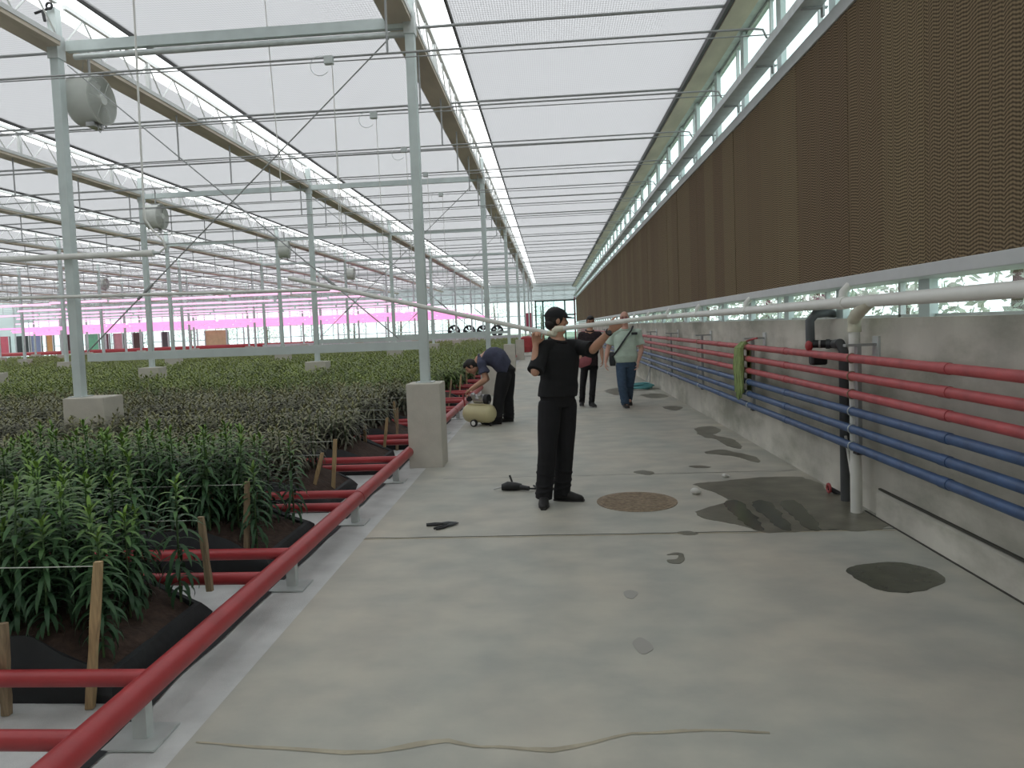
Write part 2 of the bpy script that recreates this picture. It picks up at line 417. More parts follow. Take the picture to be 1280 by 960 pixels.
# upper glazing strip above the pads, lower strip under them
def strip(n, z0, z1, x):
    w_ = struct(MB().box((x + .10, YB, z0), (x + .106, YE, z1)).build('window_%d' % n, M['glass']))
    fh = .035 if z1 - z0 > .5 else .02
    f_ = MB().box((x + .08, YB, z0), (x + .14, YE, z0 + fh)); f_.box((x + .08, YB, z1 - fh), (x + .14, YE, z1))
    f_.build('window_frame', M['galv'], w_)
    y = 2.29
    while y < YE:
        MB().box((x + .04, y - .075, z0), (x + .098, y + .075, z1)).build('column', M['colwhite'], w_)
        MB().box((x + .08, y + .42, z0), (x + .12, y + .45, z1)).build('mullion', M['alu'], w_)
        y += 1.462
    return w_
strip(2, 4.15, 5.25, WX + .05)
strip(3, 1.56, 1.84, WX + .08)

# pad frame rails, pad blocks, galvanised channel
struct(MB().box((WX - .10, 1.2, 1.822), (WX + .2, YE, 1.905)).build('trim_3', M['alu'], bevel=.006))
struct(MB().box((WX - .04, 1.2, 4.05), (WX + .2, YE, 4.17)).build('trim_4', M['alu'], bevel=.006))
pad = None; y = 1.3; i = 0
while y < YE - .3:
    if pad is None:
        pad = MB().box((WX - .02, -.3, 1.907), (WX + .13, .3, 4.048)).build('cooling_pad', M['pad']); o = pad
        tag(o, 'brown corrugated cooling pad panel in the long wall above the pipes', 'cooling pad', 'cooling pad panels in the side wall')
    else:
        o = pad.copy(); COL.objects.link(o)
    o.location = (rnd.uniform(-.004, .004), y + .3, 0); y += .6; i += 1
ch = MB().box((2.25, 1.5, 4.276), (2.45, YE, 4.364)).build('cable_duct', M['galv'])
tag(ch, 'long galvanised duct running beside the upper windows above the brown pads', 'duct')
y = 2.36
while y < 45:
    MB().box((2.28, y - .02, 4.262), (2.5, y + .02, 4.276)).build('bracket', M['galv_dark'], ch)
    MB().box((2.452, y - .025, 4.19), (2.47, y + .025, 4.40)).build('clip', M['galv_dark'], ch); y += 1.395
# wall gutter under the eaves
gt = MB().box((2.20, 1.5, 5.15), (2.46, YE, 5.22)).build('eaves_gutter', M['gutter'])
tag(gt, 'brownish gutter along the eaves above the side wall windows', 'gutter')
MB().box((2.15, 1.5, 5.17), (2.2, YE, 5.24)).build('edge_bar', M['bar_dark'], gt)
MB().box((2.46, 1.5, 5.26), (2.72, YE, 5.8)).build('upper_rail', M['galv'], gt)

# roof: shade screens between the truss lines
xs = [2.16] + [x for x in LX]
for k in range(len(LX)):
    xr = 2.8 if k == 0 else LX[k - 1] - .24
    xl = LX[k] + .37
    nx, ny = 8, 52; sc = MB(); vs = []; fs = []
    for j in range(ny + 1):
        for i in range(nx + 1):
            u = i / nx; yy = YB + (YE - YB) * j / ny
            vs.append((xl + (xr - xl) * u, yy, 5.64 - .03 * math.sin(PI * u) + .012 * math.sin(yy * 2.15)))
    for j in range(ny):
        for i in range(nx):
            a = j * (nx + 1) + i; fs.append((a, a + 1, a + nx + 2, a + nx + 1))
    sc.add(vs, fs)
    struct(sc.build('ceiling_screen', M['screen'], smooth=True))
struct(MB().box((XE - .1, YB, -.1), (XE, YE, 6)).build('wall_left', M['colwhite']))

# ------------------------------------------------------------------ trusses, posts, rails, wires
for k, X in enumerate(LX):
    y0 = max(2.0, .75 * abs(X) - 4.5)
    t = thing('roof_truss', (X, y0, 5.15), 'lattice roof truss with brown underside, %s line left of the concrete path' % ordw(k), 'roof truss')
    cuts = [y0] + [q for Y in RY if Y > y0 + .3 for q in (Y - .075, Y + .075)] + [YE - .1]
    c1, c2, c3, c4, wb = MB(), MB(), MB(), MB(), MB()
    for q in range(0, len(cuts) - 1, 2):
        ya_, yb_ = cuts[q], cuts[q + 1]
        c3.box((X - .03, ya_, 5.2), (X + .04, yb_, 5.26)); c4.box((X - .02, ya_, 5.64), (X + .03, yb_, 5.69))
        n_ = max(1, round((yb_ - ya_) / .74)); st_ = (yb_ - ya_) / n_
        for i in range(n_):
            y = ya_ + i * st_
            wb.tube([(X, y, 5.25), (X, y + st_ * .5, 5.65)], .012, 5, caps=False); wb.tube([(X, y + st_ * .5, 5.65), (X, y + st_, 5.25)], .012, 5, caps=False)
            if i % 4 == 2: wb.box((X - .025, y + st_ * .5 - .03, 5.25), (X + .025, y + st_ * .5 + .03, 5.65))
    c1.box((X - .26, y0, 5.15), (X - .06, YE - .1, 5.20)); c2.box((X - .275, y0, 5.17), (X - .26, YE - .1, 5.24))
    for q in range(0, len(cuts) - 1, 2): c1.box((X - .06, cuts[q], 5.151), (X + .03, cuts[q + 1], 5.199))
    c1.build('bottom_channel', M['gutter'], t); c2.build('channel_lip', M['bar_dark'], t)
    c3.build('lower_chord', M['chord'], t); c4.build('upper_chord', M['chord'], t); wb.build('lattice_web', M['chord'], t)
    MB().box((X + .345, y0, 5.60), (X + .375, YE - .1, 5.66)).build('screen_edge_bar', M['bar_dark'], t)
    y = 7.36 - 1.87 * 2
    while y < min(YE, 60):
        if y > y0 + .2: MB().tube([(X - .06, y, 5.16), (X - .06, y, 4.44)], .013, 6).build('hanger_rod', M['galv_dark'], t)
        y += 1.87

for k, X in enumerate(LX):
    for j, Y in enumerate(RY):
        if X < -.95 * Y - 3: continue
        near_left = (k == 1 and j == 0); Xp = X - (.08 if near_left else 0); bx = X + (.08 if near_left else 0)
        t = thing('steel_post', (Xp, Y, 0), 'pale steel post on concrete block, %s line from the path, %s row back' % (ordw(k), ordw(j)), 'post')
        w = .2 if k == 0 else .26
        h0 = .985 if k == 0 else .95
        MB().box((bx - w, Y - .2, -.01), (bx + w, Y + .2, h0)).build('concrete_block', M['basecon'], t, bevel=.012)
        MB().box((Xp - .055, Y - .055, h0), (Xp + .055, Y + .055, 5.62)).build('shaft', M['post'], t, bevel=.008)
        if j < 3 and k < 4:
            MB().box((Xp - .1, Y - .1, h0), (Xp + .1, Y + .1, h0 + .012)).build('foot_plate', M['galv'], t)
            MB().box((Xp - .065, Y - .075, 5.02), (Xp + .065, Y + .075, 5.3)).build('head_plate', M['galv'], t)
# cross rails between the posts of each row, upper and lower, with diagonal brace rods
for j, Y in enumerate(RY[:5]):
    for (k, nm) in ((0, 'first'), (1, 'second'), (2, 'third')):
        if LX[k + 1] < -.72 * Y - 1: continue
        xa, xb = LX[k + 1] + .06, LX[k] - .06
        tag(MB().box((xa, Y - .035, 5.10), (xb, Y + .035, 5.22)).build('tie_beam', M['post']),
            'flat steel tie beam high between posts, %s bay left of the path, %s row' % (nm, ordw(j)), 'beam')
        if k == 0 and j == 0:
            tag(MB().tube([(xa + .1, Y - .02, 5.03), (xb + .02, Y - .02, 5.03)], .035, 10).build('rolled_screen', M['galv'], smooth=True),
                'thin grey roller tube hanging just under the nearest tie beam', 'tube')
        if k == 0 and j < 3:
            tag(MB().box((xa, Y - .03, 1.38), (xb, Y + .03, 1.48)).build('guard_rail', M['post']),
                'horizontal steel rail low between posts over the plants, %s row from the front' % ordw(j), 'rail')
    if j < 3:
        xa, xb = LX[1] + .05, LX[0] - .05
        for (p, q, nm) in (((xa, Y, 1.5), (xb - .2, Y, 5.0), 'rising to the right'), ((xa, Y, 4.95), (xb - .25, Y, 1.52), 'falling to the right')):
            p, q = V(p), V(q); br = thing('brace_rod', p, 'thin diagonal brace rod %s between posts, %s row from the front' % (nm, ordw(j)), 'brace rod')
            MB().tube([p, q], .008, 6).build('rod', M['galv_dark'], br)
            a = p.lerp(q, .2) if nm.startswith('ris') else p.lerp(q, .8); d = (q - p).normalized() * .13
            MB().tube([a - d, a + d], .018, 8).build('turnbuckle', M['galv_dark'], br)
# support wires: thin pairs on the hangers, single purlins under the screen
y = 7.38 - 1.87; i = 0
while y < 60:
    w = MB(); xl = max(XE, -1.0 * y - 4)
    w.tube([(xl, y, 4.45), (2.10, y, 4.45), (2.2, y + .01, 4.44), (2.25, y + .05, 4.37)], .011, 6)
    if y < 22: w.tube([(xl, y + .05, 4.475), (2.46, y + .05, 4.40)], .007, 5)
    tag(w.build('support_wire', M['galv_dark']), 'grey support wire on the hanger rods across the roof, %s from the front' % ordw(i), 'wire')
    y += 1.87; i += 1
y = 8.7 - 2.92; i = 0
while y < 62:
    w = MB(); xl = max(XE, -1.0 * y - 4)
    w.tube([(xl, y, 5.24), (2.3, y, 5.24)], .018 if y < 20 else .02, 6)
    tag(w.build('purlin_tube', M['galv_dark']), 'grey purlin tube right under the shade screen, %s from the front' % ordw(i), 'purlin')
    y += 2.92; i += 1

# ------------------------------------------------------------------ small things under the roof
boxes = [(411, 75), (467, 144), (505, 187), (532, 218), (551, 243)]
for i, p in enumerate(boxes):
    c = at(*p, z=4.40)
    t = thing('sensor_box', c, 'small grey box on a roof wire with a looped cable, %s from the front' % ordw(i), 'sensor box')
    MB().box(c - V((.045, .03, .045)), c + V((.045, .03, .04))).build('case', M['galv'], t, bevel=.006)
    MB().tube(arc(c + V((-.09, -.02, -.06)), .1, .8, 5.6, 16, (1, 0, 0), (0, 0, 1)), .003, 4).build('cable_loop', M['galv'], t)
    MB().tube([c + V((.03, 0, -.04)), c + V((.05, .0, -1.9))], .004, 4).build('cable', M['white_pvc'], t)
for i, (p, q, zt) in enumerate((((167, 0), (180, 262), 5.6), ((331, 0), (352, 237), 5.6), ((416, 90), (425, 290), 5.5))):
    a = at(*p, z=zt) if i else at(*p, y=8.16); c = at(*q, y=a.y)
    pts = [a, a.lerp(c, .5), c]
    if i == 0: pts = [a, c, at(182, 275, y=8.16), at(190, 287, y=8.16), at(203, 300, y=8.16), at(207, 309, y=8.16), at(200, 315, y=8.16)]
    tag(MB().tube(pts, .012 if i == 0 else .006, 6).build('ceiling_rope', M['white_pvc'], smooth=True),
        ('white hose hanging from the roof down to the end of the long white tube', 'thin white cord hanging straight down between the first two posts',
         'thin white cord hanging from the roof just left of the nearest path post')[i], 'rope')
# circulation fans
def fan_proto():
    t = thing('circulation_fan', (0, 0, 0), 'x', 'fan')
    h = MB(); prof = [(-.20, .285), (-.19, .30), (-.1, .275), (.06, .285), (.10, .305), (.115, .305), (.115, .285), (.0, .262), (-.2, .27)]
    n = 36
    for i in range(n):
        pass
    vs = []; fs = []
    for (xx, r) in prof:
        for k in range(n):
            a = 2 * PI * k / n; vs.append((xx, r * math.cos(a), r * math.sin(a)))
    m = len(prof)
    for i in range(m):
        for k in range(n):
            q = (k + 1) % n; j = (i + 1) % m; fs.append((i * n + k, i * n + q, j * n + q, j * n + k))
    h.add(vs, fs); h.build('housing', M['fanwhite'], t, smooth=True)
    for side, xx in (('front', .118), ('rear', -.205)):
        g_ = MB()
        for r in [.06 + .0165 * i for i in range(15)]:
            g_.tube([(xx, r * math.cos(2 * PI * k / 30), r * math.sin(2 * PI * k / 30)) for k in range(30)], .0048, 4, closed=True)
        for k in range(6):
            a = PI / 3 * k; g_.tube([(xx, .05 * math.cos(a), .05 * math.sin(a)), (xx, .295 * math.cos(a), .295 * math.sin(a))], .005, 5)
        g_.build('grille', M['fanwhite'], t)
    MB().tube([(-.12, 0, 0), (.10, 0, 0), (.14, 0, 0)], [.085, .085, .06], 20).build('motor', M['fanwhite'], t, smooth=True)
    bl = MB()
    for k in range(5):
        a = 2 * PI * k / 5; d = V((0, math.cos(a), math.sin(a))); s_ = V((0, -math.sin(a), math.cos(a)))
        bl.add([d * .08 - s_ * .03 + V((.02, 0, 0)), d * .08 + s_ * .03 - V((.02, 0, 0)), d * .25 + s_ * .08 - V((.03, 0, 0)), d * .255 - s_ * .05 + V((.03, 0, 0)),
                d * .08 - s_ * .03 + V((.026, 0, 0)), d * .08 + s_ * .03 - V((.014, 0, 0)), d * .25 + s_ * .08 - V((.024, 0, 0)), d * .255 - s_ * .05 + V((.036, 0, 0))],
               [(0, 1, 2, 3), (7, 6, 5, 4), (0, 4, 5, 1), (1, 5, 6, 2), (2, 6, 7, 3), (3, 7, 4, 0)])
    bl.build('impeller', M['fanwhite'], t)
    MB().tube([(-.03, 0, .28), (-.03, 0, .63)], .016, 8).build('hanger', M['galv_dark'], t)
    MB().box((-.12, -.02, .29), (.07, .02, .31)).build('hanger_bracket', M['galv_dark'], t)
    MB().tube([(-.14, 0, .28), (-.08, 0, .6)], .004, 4).build('safety_wire', M['galv_dark'], t)
    MB().tube([(.06, -.02, -.29), (.05, -.02, -.37), (.06, 0, -.40), (.07, .02, -.36), (.065, .02, -.29)], .006, 5).build('cable_loop', M['galv_dark'], t)
    MB().box((-.06, -.10, -.34), (.05, .10, -.285)).build('junction_box', M['motor'], t)
    return t
fp = fan_proto()
for i, (p, Y, lab) in enumerate((((117, 126), 8.80, 'white round fan with wire grille hanging beside the nearest left post'),
        ((197, 271), 16.6, 'white round fan hanging beside the second post line, middle distance'),
        ((357, 312), 24.2, 'small distant white fan hanging left of the third row of posts'),
        ((440, 342), 34.5, 'tiny far white fan hanging near the middle of the roof'),
        ((130, 355), 36, 'tiny far white fan seen just above the pink lamps at left'))):
    o = fp if i == 0 else copy_tree(fp)
    c = at(*p, y=Y); o.location = c; o['label'] = lab
    if i: o.rotation_euler.z = rnd.uniform(-.15, .15)
# white tubes carried on the front posts
t1 = thing('water_tube', at(85, 321, y=8.24), 'thick white tube crossing in front of the nearest left post, capped at its right end', 'tube')
ORG[t1.name] = V(t1.location)
A, B = at(-60, 327, y=8.24), at(190, 316.5, y=8.24)
MB().tube([A, B], .037, 14).build('pipe', M['white_pvc'], t1, smooth=True)
d = (B - A).normalized()
MB().tube([B - d * .12, B + d * .02], .041, 14).build('coupling', M['white_pvc'], t1, smooth=True)
MB().tube([B, B + d * .06, B + d * .10], [.022, .022, .014], 12).build('end_plug', M['galv'], t1, smooth=True)
A, B = at(-60, 375, y=8.24), at(412, 362, y=8.24)
t2 = thing('water_tube', A, 'thinner white tube below the thick one, running on towards the held pole', 'tube')
MB().tube([A, B], .02, 12).build('pipe', M['white_pvc'], t2, smooth=True)
for q in (12, 155, 172): 
    c = A.lerp(B, (q + 60) / 472); MB().tube([c - d * .03, c + d * .03], .027, 12).build('coupling', M['white_pvc'], t2, smooth=True)

# ------------------------------------------------------------------ wall pipes
zs = [1.255, 1.115, .975, .84, .70, .565]
nm = ['top red', 'middle red', 'lowest red', 'top blue', 'middle blue', 'lowest blue']
for i, z in enumerate(zs):
    m = M['redwall'] if i < 3 else M['blue']; x = 2.33
    t = thing('wall_pipe', (x, 1.5, z), '%s pipe of the six long pipes along the concrete wall' % nm[i], 'pipe')
    MB().tube([(x, 1.5, z), (x, 60, z)], .033, 16).build('pipe', m, t, smooth=True)
    for y in (5.75, 8.66, 11.5, 14.4, 17.3, 20.2, 23.1):
        MB().tube(arc((x, y - .03, z), .036, 0, 2 * PI, 20, (1, 0, 0), (0, 0, 1)), .005, 5).build('clamp', M['galv'] if i > 2 else M['iron'], t)
    for y in (4.4, 7.3, 10.1, 13.2): MB().tube([(x, y - .05, z), (x, y + .05, z)], .0365, 16).build('joint_sleeve', m, t, smooth=True)
for i, y in enumerate((5.75, 8.66, 11.5, 14.4, 17.3, 20.2, 23.1, 26, 28.9, 31.8)):
    t = thing('pipe_bracket', (2.35, y, 1.35), 'grey steel bracket holding the six wall pipes, %s along the wall' % ordw(i), 'bracket')
    MB().box((2.29, y - .02, 1.345), (WX + .04, y + .03, 1.365)).build('arm', M['galv_dark'], t)
    MB().box((2.375, y - .03, .50), (2.405, y + .03, 1.345)).build('hanger_strip', M['galv_dark'], t)
    MB().box((WX + .025, y - .05, 1.26), (WX + .04, y + .06, 1.42)).build('wall_plate', M['galv'], t)
    MB().box((2.36, y - .04, .495), (2.42, y + .04, .53)).build('end_clip', M['black'], t)
# white drain main along the wall with its downpipe
X = 2.36
t = thing('drain_pipe', (X, 5.5, 1.69), 'long white drain pipe along the wall top with a downpipe to the floor', 'drain pipe')
MB().tube([(X, 1.5, 1.69), (X, YE - 1, 1.69)], .046, 18).build('main_pipe', M['white_pvc'], t, smooth=True)
for i, y in enumerate((3.0, 5.95, 8.8, 11.7, 14.6, 17.5, 20.4, 23.3)):
    MB().tube([(X, y, 1.70), (X + .005, y, 1.78), (X + .055, y, 1.83)], .034, 12).build('inlet_stub', M['white_pvc'], t, smooth=True)
    MB().tube([(X, y - .07, 1.69), (X, y + .07, 1.69)], .052, 18).build('tee', M['white_pvc'], t, smooth=True)
fx, fy = 2.41, 5.86
MB().tube([(fx, fy, 0), (fx, fy, .42)], .044, 18).build('downpipe_foot', M['white_pvc'], t, smooth=True)
MB().tube([(fx, fy, .40), (fx, fy, 1.50)], .0425, 18).build('downpipe', M['white_pvc'], t, smooth=True)
e0, e1 = V((fx, fy, 1.48)), V((X, fy - .42, 1.69))
pth = [e0, V((fx, fy, 1.53)), V((fx - .005, fy - .02, 1.56)), V((fx - .015, fy - .08, 1.59)), V((fx - .035, fy - .28, 1.655)), e1]
MB().tube(pth, [.05, .05, .05, .05, .048, .046], 18).build('elbow', M['cream'], t, smooth=True)
MB().tube([V((fx, fy, 1.455)), V((fx, fy, 1.49))], .0525, 18).build('collar', M['cream'], t, smooth=True)
# dark drain with valve
t = thing('dark_drain', (2.45, 6.3, 0), 'dark grey drain pipe with elbow and valve beside the white downpipe', 'drain pipe')
yk = 6.55
p0 = at(1042, 392, x=2.62); p1 = at(1012, 393, y=yk + .1); p2 = at(1013, 428, y=yk + .1)
ctr = [V((2.62, p0.y, p0.z)), V((2.5, yk + .12, p1.z + .01)), V((p1.x + .05, yk + .1, p1.z)), V((p1.x, yk + .1, p1.z - .06)), p2]
MB().tube(ctr, .04, 16).build('upper_elbow', M['dark_pvc'], t, smooth=True)
p3 = at(1046, 430, y=yk); q = at(1016, 430, y=yk + .08)
MB().tube([q, p3], .036, 16).build('valve_body', M['black'], t, smooth=True)
MB().tube([q.lerp(p3, .25), q.lerp(p3, .33)], .038, 16).build('label_band', M['sole'], t, smooth=True)
MB().tube([q.lerp(p3, .55), q.lerp(p3, .72)], .044, 16).build('union_nut', M['dark_pvc'], t, smooth=True)
MB().ell(p2 + V((-.02, -.02, -.03)), (.035, 0, 0), (0, .035, 0), (0, 0, .05)).build('valve_handle', M['red'], t, smooth=True)
foot = at(1057, 626, z=0); tp = at(1052, 432, y=foot.y)
MB().tube([p3 - V((.02, 0, 0)), V((foot.x - .03, foot.y, tp.z + .02)), V((foot.x, foot.y, tp.z - .05)), V((foot.x, foot.y, 0))], .04, 16).build('downpipe', M['dark_pvc'], t, smooth=True)
c = at(1024, 449, y=yk)
MB().box(c - V((.08, .05, .05)), c + V((.06, .05, .06))).build('pump_box', M['black'], t, bevel=.02)
tag(MB().tube([at(1057, 545, x=2.44), at(1067, 610, x=2.42)], .012, 10).build('thin_white_pipe', M['white_pvc'], smooth=True),
    'thin white pipe leaning between the dark and white downpipes', 'pipe')
c = at(1036, 610, x=2.44)
t = thing('red_valve', (c.x, c.y, 0), 'small red valve handle near the floor beside the downpipes', 'valve')
MB().tube(arc(c, .035, 0, 2 * PI, 12, (0, 1, 0), (0, 0, 1)), .013, 8).build('handwheel', M['redwall'], t, smooth=True)
MB().tube([c, c + V((.1, -.06, -.06))], .022, 10).build('stem', M['black'], t, smooth=True)
# cloth mop over the top red pipe
c = at(928, 432, x=2.31)
t = thing('cloth_mop', (2.33, c.y, 1.28), 'shaggy green cloth mop draped over the top red wall pipe', 'mop')
for s in range(64):
    a = rnd.random(); oy = (a - .5) * .25; side = -1 if s % 6 else 1
    top = V((2.33, c.y + oy * .75, 1.30 + .012 * math.cos(a * 6)))
    ln = .62 + rnd.uniform(-.07, .07) - abs(oy) * .6
    xo = 2.33 + side * (.052 + rnd.random() * .035)
    MB().tube([top, V((xo, c.y + oy * .9 + rnd.uniform(-.01, .01), 1.24)), V((xo + rnd.uniform(-.02, .0) * -side, c.y + oy * 1.25, 1.0)),
               V((xo + rnd.uniform(-.015, .015), c.y + oy * 1.35 + rnd.uniform(-.02, .02), 1.30 - ln))], [.02, .021, .02, .012], 6).build('strand', M['mop'], t, smooth=True)
MB().tube([V((2.33, c.y - .02, 1.31)), V((2.36, c.y - .2, 1.345)), V((2.4, c.y - .3, 1.36))], .012, 8).build('handle', M['redwall'], t, smooth=True)
# teal hose coil by the far wall
hc = at(805, 486, z=0) - V((.14, 0, 0))
hp = []
for i in range(150):
    a = i * .42; r = .30 + .05 * math.sin(i * .37); hp.append(V((hc.x + r * 1.1 * math.cos(a), hc.y + r * 1.1 * math.sin(a), .02 + .10 * i / 150 + .012 * math.sin(i * 1.3))))
tag(MB().tube(hp, .016, 6).build('coiled_hose', M['teal'], smooth=True, origin=(hc.x, hc.y, 0)), 'coil of teal hose on the floor beside the walking men', 'hose')
sy = hc.y + .3
t = thing('pipe_stand', (2.45, sy, 0), 'short grey stand leg against the wall behind the teal hose', 'stand')
MB().tube([(2.36, sy, 0), (2.40, sy, .55)], .012, 6).build('leg', M['galv_dark'], t); MB().tube([(2.25, sy, .05), (2.40, sy, .5)], .010, 6).build('strut', M['galv_dark'], t)

# ------------------------------------------------------------------ red heating pipes along and into the beds
t = thing('heating_main', (-1.70, 1.2, .19), 'thick red heating pipe running along the left edge of the concrete path', 'pipe')
MB().tube([(-1.70, 1.2, .19), (-1.70, 62, .19)], .056, 20).build('pipe', M['red'], t, smooth=True)
for y in (2.69, 4.37, 5.85, 7.45, 9.2, 10.9, 12.6, 14.3):
    lg = MB().box((-1.73, y - .025, .006), (-1.67, y + .025, .145)).build('leg', M['galv'], t)
    MB().box((-1.82, y - .10, 0), (-1.60, y + .10, .008)).build('foot_plate', M['galv'], lg)
for y in (6.0, 12.2): MB().tube([(-1.70, y - .05, .19), (-1.70, y + .05, .19)], .06, 20).build('joint_sleeve', M['red'], t, smooth=True)
NB = 32
bedY = [(2.96 + 1.63 * k, 3.86 + 1.63 * k) for k in range(NB)]
for k in range(12):
    for s, dy in (('front', 0), ('rear', .45)):
        y = 2.335 + 1.63 * k + dy; xl = -.72 * y - 1.5
        tag(MB().tube([(xl, y, .20), (-1.68, y, .20)], .036, 14).build('heating_branch', M['red'], smooth=True),
            'red branch pipe along the gap before the %s bed, %s of its pair' % (ordw(k), s), 'pipe')
# planting beds
for k, (ya, yb) in enumerate(bedY):
    xl = -.74 * yb - 4; xr = -2.0 + .06 * math.sin(k * 2.1)
    t = thing('planting_bed', (xr, ya, 0), 'black fabric lined planting bed of soil, %s from the front' % ordw(k), 'planting bed')
    n = 14 if k < 8 else 5; ln = MB(); zt = .30
    def ring(z, ins, wob):
        pts = []
        for (x0, y0, x1, y1) in ((xl, ya + ins, xr - ins, ya + ins), (xr - ins, ya + ins, xr - ins, yb - ins), (xr - ins, yb - ins, xl, yb - ins)):
            for i in range(n):
                u = i / n
                if x0 != x1: u = 1 - (1 - u) ** 2.5 if x1 > x0 else u ** 2.5
                p = V((x0 + (x1 - x0) * u, y0 + (y1 - y0) * u, z))
                nz = mnoise.noise(V((p.x * 3, p.y * 3, k + z * 4))) * wob
                e_ = .36 + .64 * min(1, max(0, (xr - p.x) / .42)); p.z *= e_ if z > 0 else 1
                pts.append(p + V((nz * .6, nz * .8, nz * e_)))
        return pts
    R_ = [ring(-.01, 0, 0), ring(.12, -.015, .03), ring(.24, .0, .04), ring(zt, .02, .04), ring(zt - .02, .05, .02), ring(.1, .06, 0)]
    vs = [p for r in R_ for p in r]; m = len(R_[0]); fs = []
    for i in range(len(R_) - 1):
        for j in range(m - 1): fs.append((i * m + j, i * m + j + 1, (i + 1) * m + j + 1, (i + 1) * m + j))
    ln.add(vs, fs); ln.build('liner', M['liner'], t, smooth=True)
    so = MB(); nx, ny = (70, 12) if k < 8 else (12, 3); vs = []; fs = []
    L0 = min(-xl + xr, 6 if k < 8 else 99)
    for i in range(nx + 1):
        for j in range(ny + 1):
            u, w = i / nx, j / ny; xx = xr - .035 - (u ** 1.5) * (-xl + xr - .035); yy = ya + .03 + (yb - ya - .06) * w
            e = min(1, (xr - xx) / .35) * min(1, 4 * w + .2, 4 * (1 - w) + .2)
            e_ = .36 + .64 * min(1, max(0, (xr - xx) / .42)); zz = (.25 + .07 * e) * e_ + (mnoise.noise(V((xx * 6, yy * 6, 1))) * .035 + mnoise.noise(V((xx * 19, yy * 19, 5))) * .015 if k < 8 else 0)
            vs.append((xx, yy, zz))
    for i in range(nx):
        for j in range(ny):
            a = i * (ny + 1) + j; fs.append((a, a + 1, a + ny + 2, a + ny + 1))
    so.add(vs, fs); so.build('soil', M['soil'], t, smooth=True)
# stakes with strings
spec = {0: (((113, 885, 0), (123, 702)), ((262, 728, .2), (251, 646))), 1: (((308, 715, 0), (309, 602)), ((387, 632, 0), (403, 566))),
        2: (((416, 625, 0), (419, 549)), ((457, 577, 0), (456, 531))), 3: (((479, 575, 0), (484, 522)), None)}
def stake(b_, t_, lab, aged):
    d = (t_ - b_); r = .019
    o = MB()
    x = V((1, .2, 0)).normalized() * r; y_ = V((-.2, 1, 0)).normalized() * r * .75; n = 5; vs = []; fs = []
    for i in range(n + 1):
        c_ = b_ + d * (i / n); s = 1 + .1 * math.sin(i * 2.3)
        for q in ((-1, -.8), (.7, -1), (1, .6), (.2, 1), (-.9, .9)): vs.append(c_ + x * q[0] * s + y_ * q[1] * s)
    for i in range(n):
        for j in range(5): fs.append((i * 5 + j, i * 5 + (j + 1) % 5, i * 5 + 5 + (j + 1) % 5, i * 5 + 5 + j))
    fs.append((4, 3, 2, 1, 0)); fs.append(tuple(range(n * 5, n * 5 + 5)))
    o.add(vs, fs)
    return tag(o.build('wooden_stake', M['wood2'] if aged else M['wood'], origin=b_), lab, 'stake')
b_ = V((-2.42, 2.86, 0)); stake(b_, at(4, 779, y=2.82), 'weathered wooden stake at the left edge of the picture before the first bed', True)
for k in range(11):
    for s in (0, 1):
        if k in spec and spec[k][s]:
            (px, py, z0), tp = spec[k][s]; b_ = at(px, py, z=z0)
            if z0: b_ = V((b_.x, b_.y, .15))
            t_ = at(*tp, y=b_.y + (.0 if s == 0 else -.03))
        elif k in spec: continue
        else:
            y = (bedY[k][0] - .05 if s == 0 else bedY[k][1] - .06); b_ = V((-2.12 - .2 * s, y, 0)); t_ = b_ + V((.08 * (1 - 2 * s) * rnd.random(), rnd.uniform(-.06, .06), .58))
        stake(b_, t_, 'wooden stake at the %s corner of the %s bed from the front' % (('front', 'rear')[s], ordw(k)), (k + s) % 3 == 1)
        if k < 7:
            e = V((-.72 * b_.y - 1.5, b_.y + .03, t_.z + .02)); a = t_ - V((0, 0, .02)); mid = a.lerp(e, .4); mid.z -= .02
            tag(MB().tube([a, a.lerp(e, .2) - V((0, 0, .012)), mid, e], .0022, 4).build('plant_string', M['string']),
                'thin white string tied to the %s stake of the %s bed' % (('front', 'rear')[s], ordw(k)), 'string')

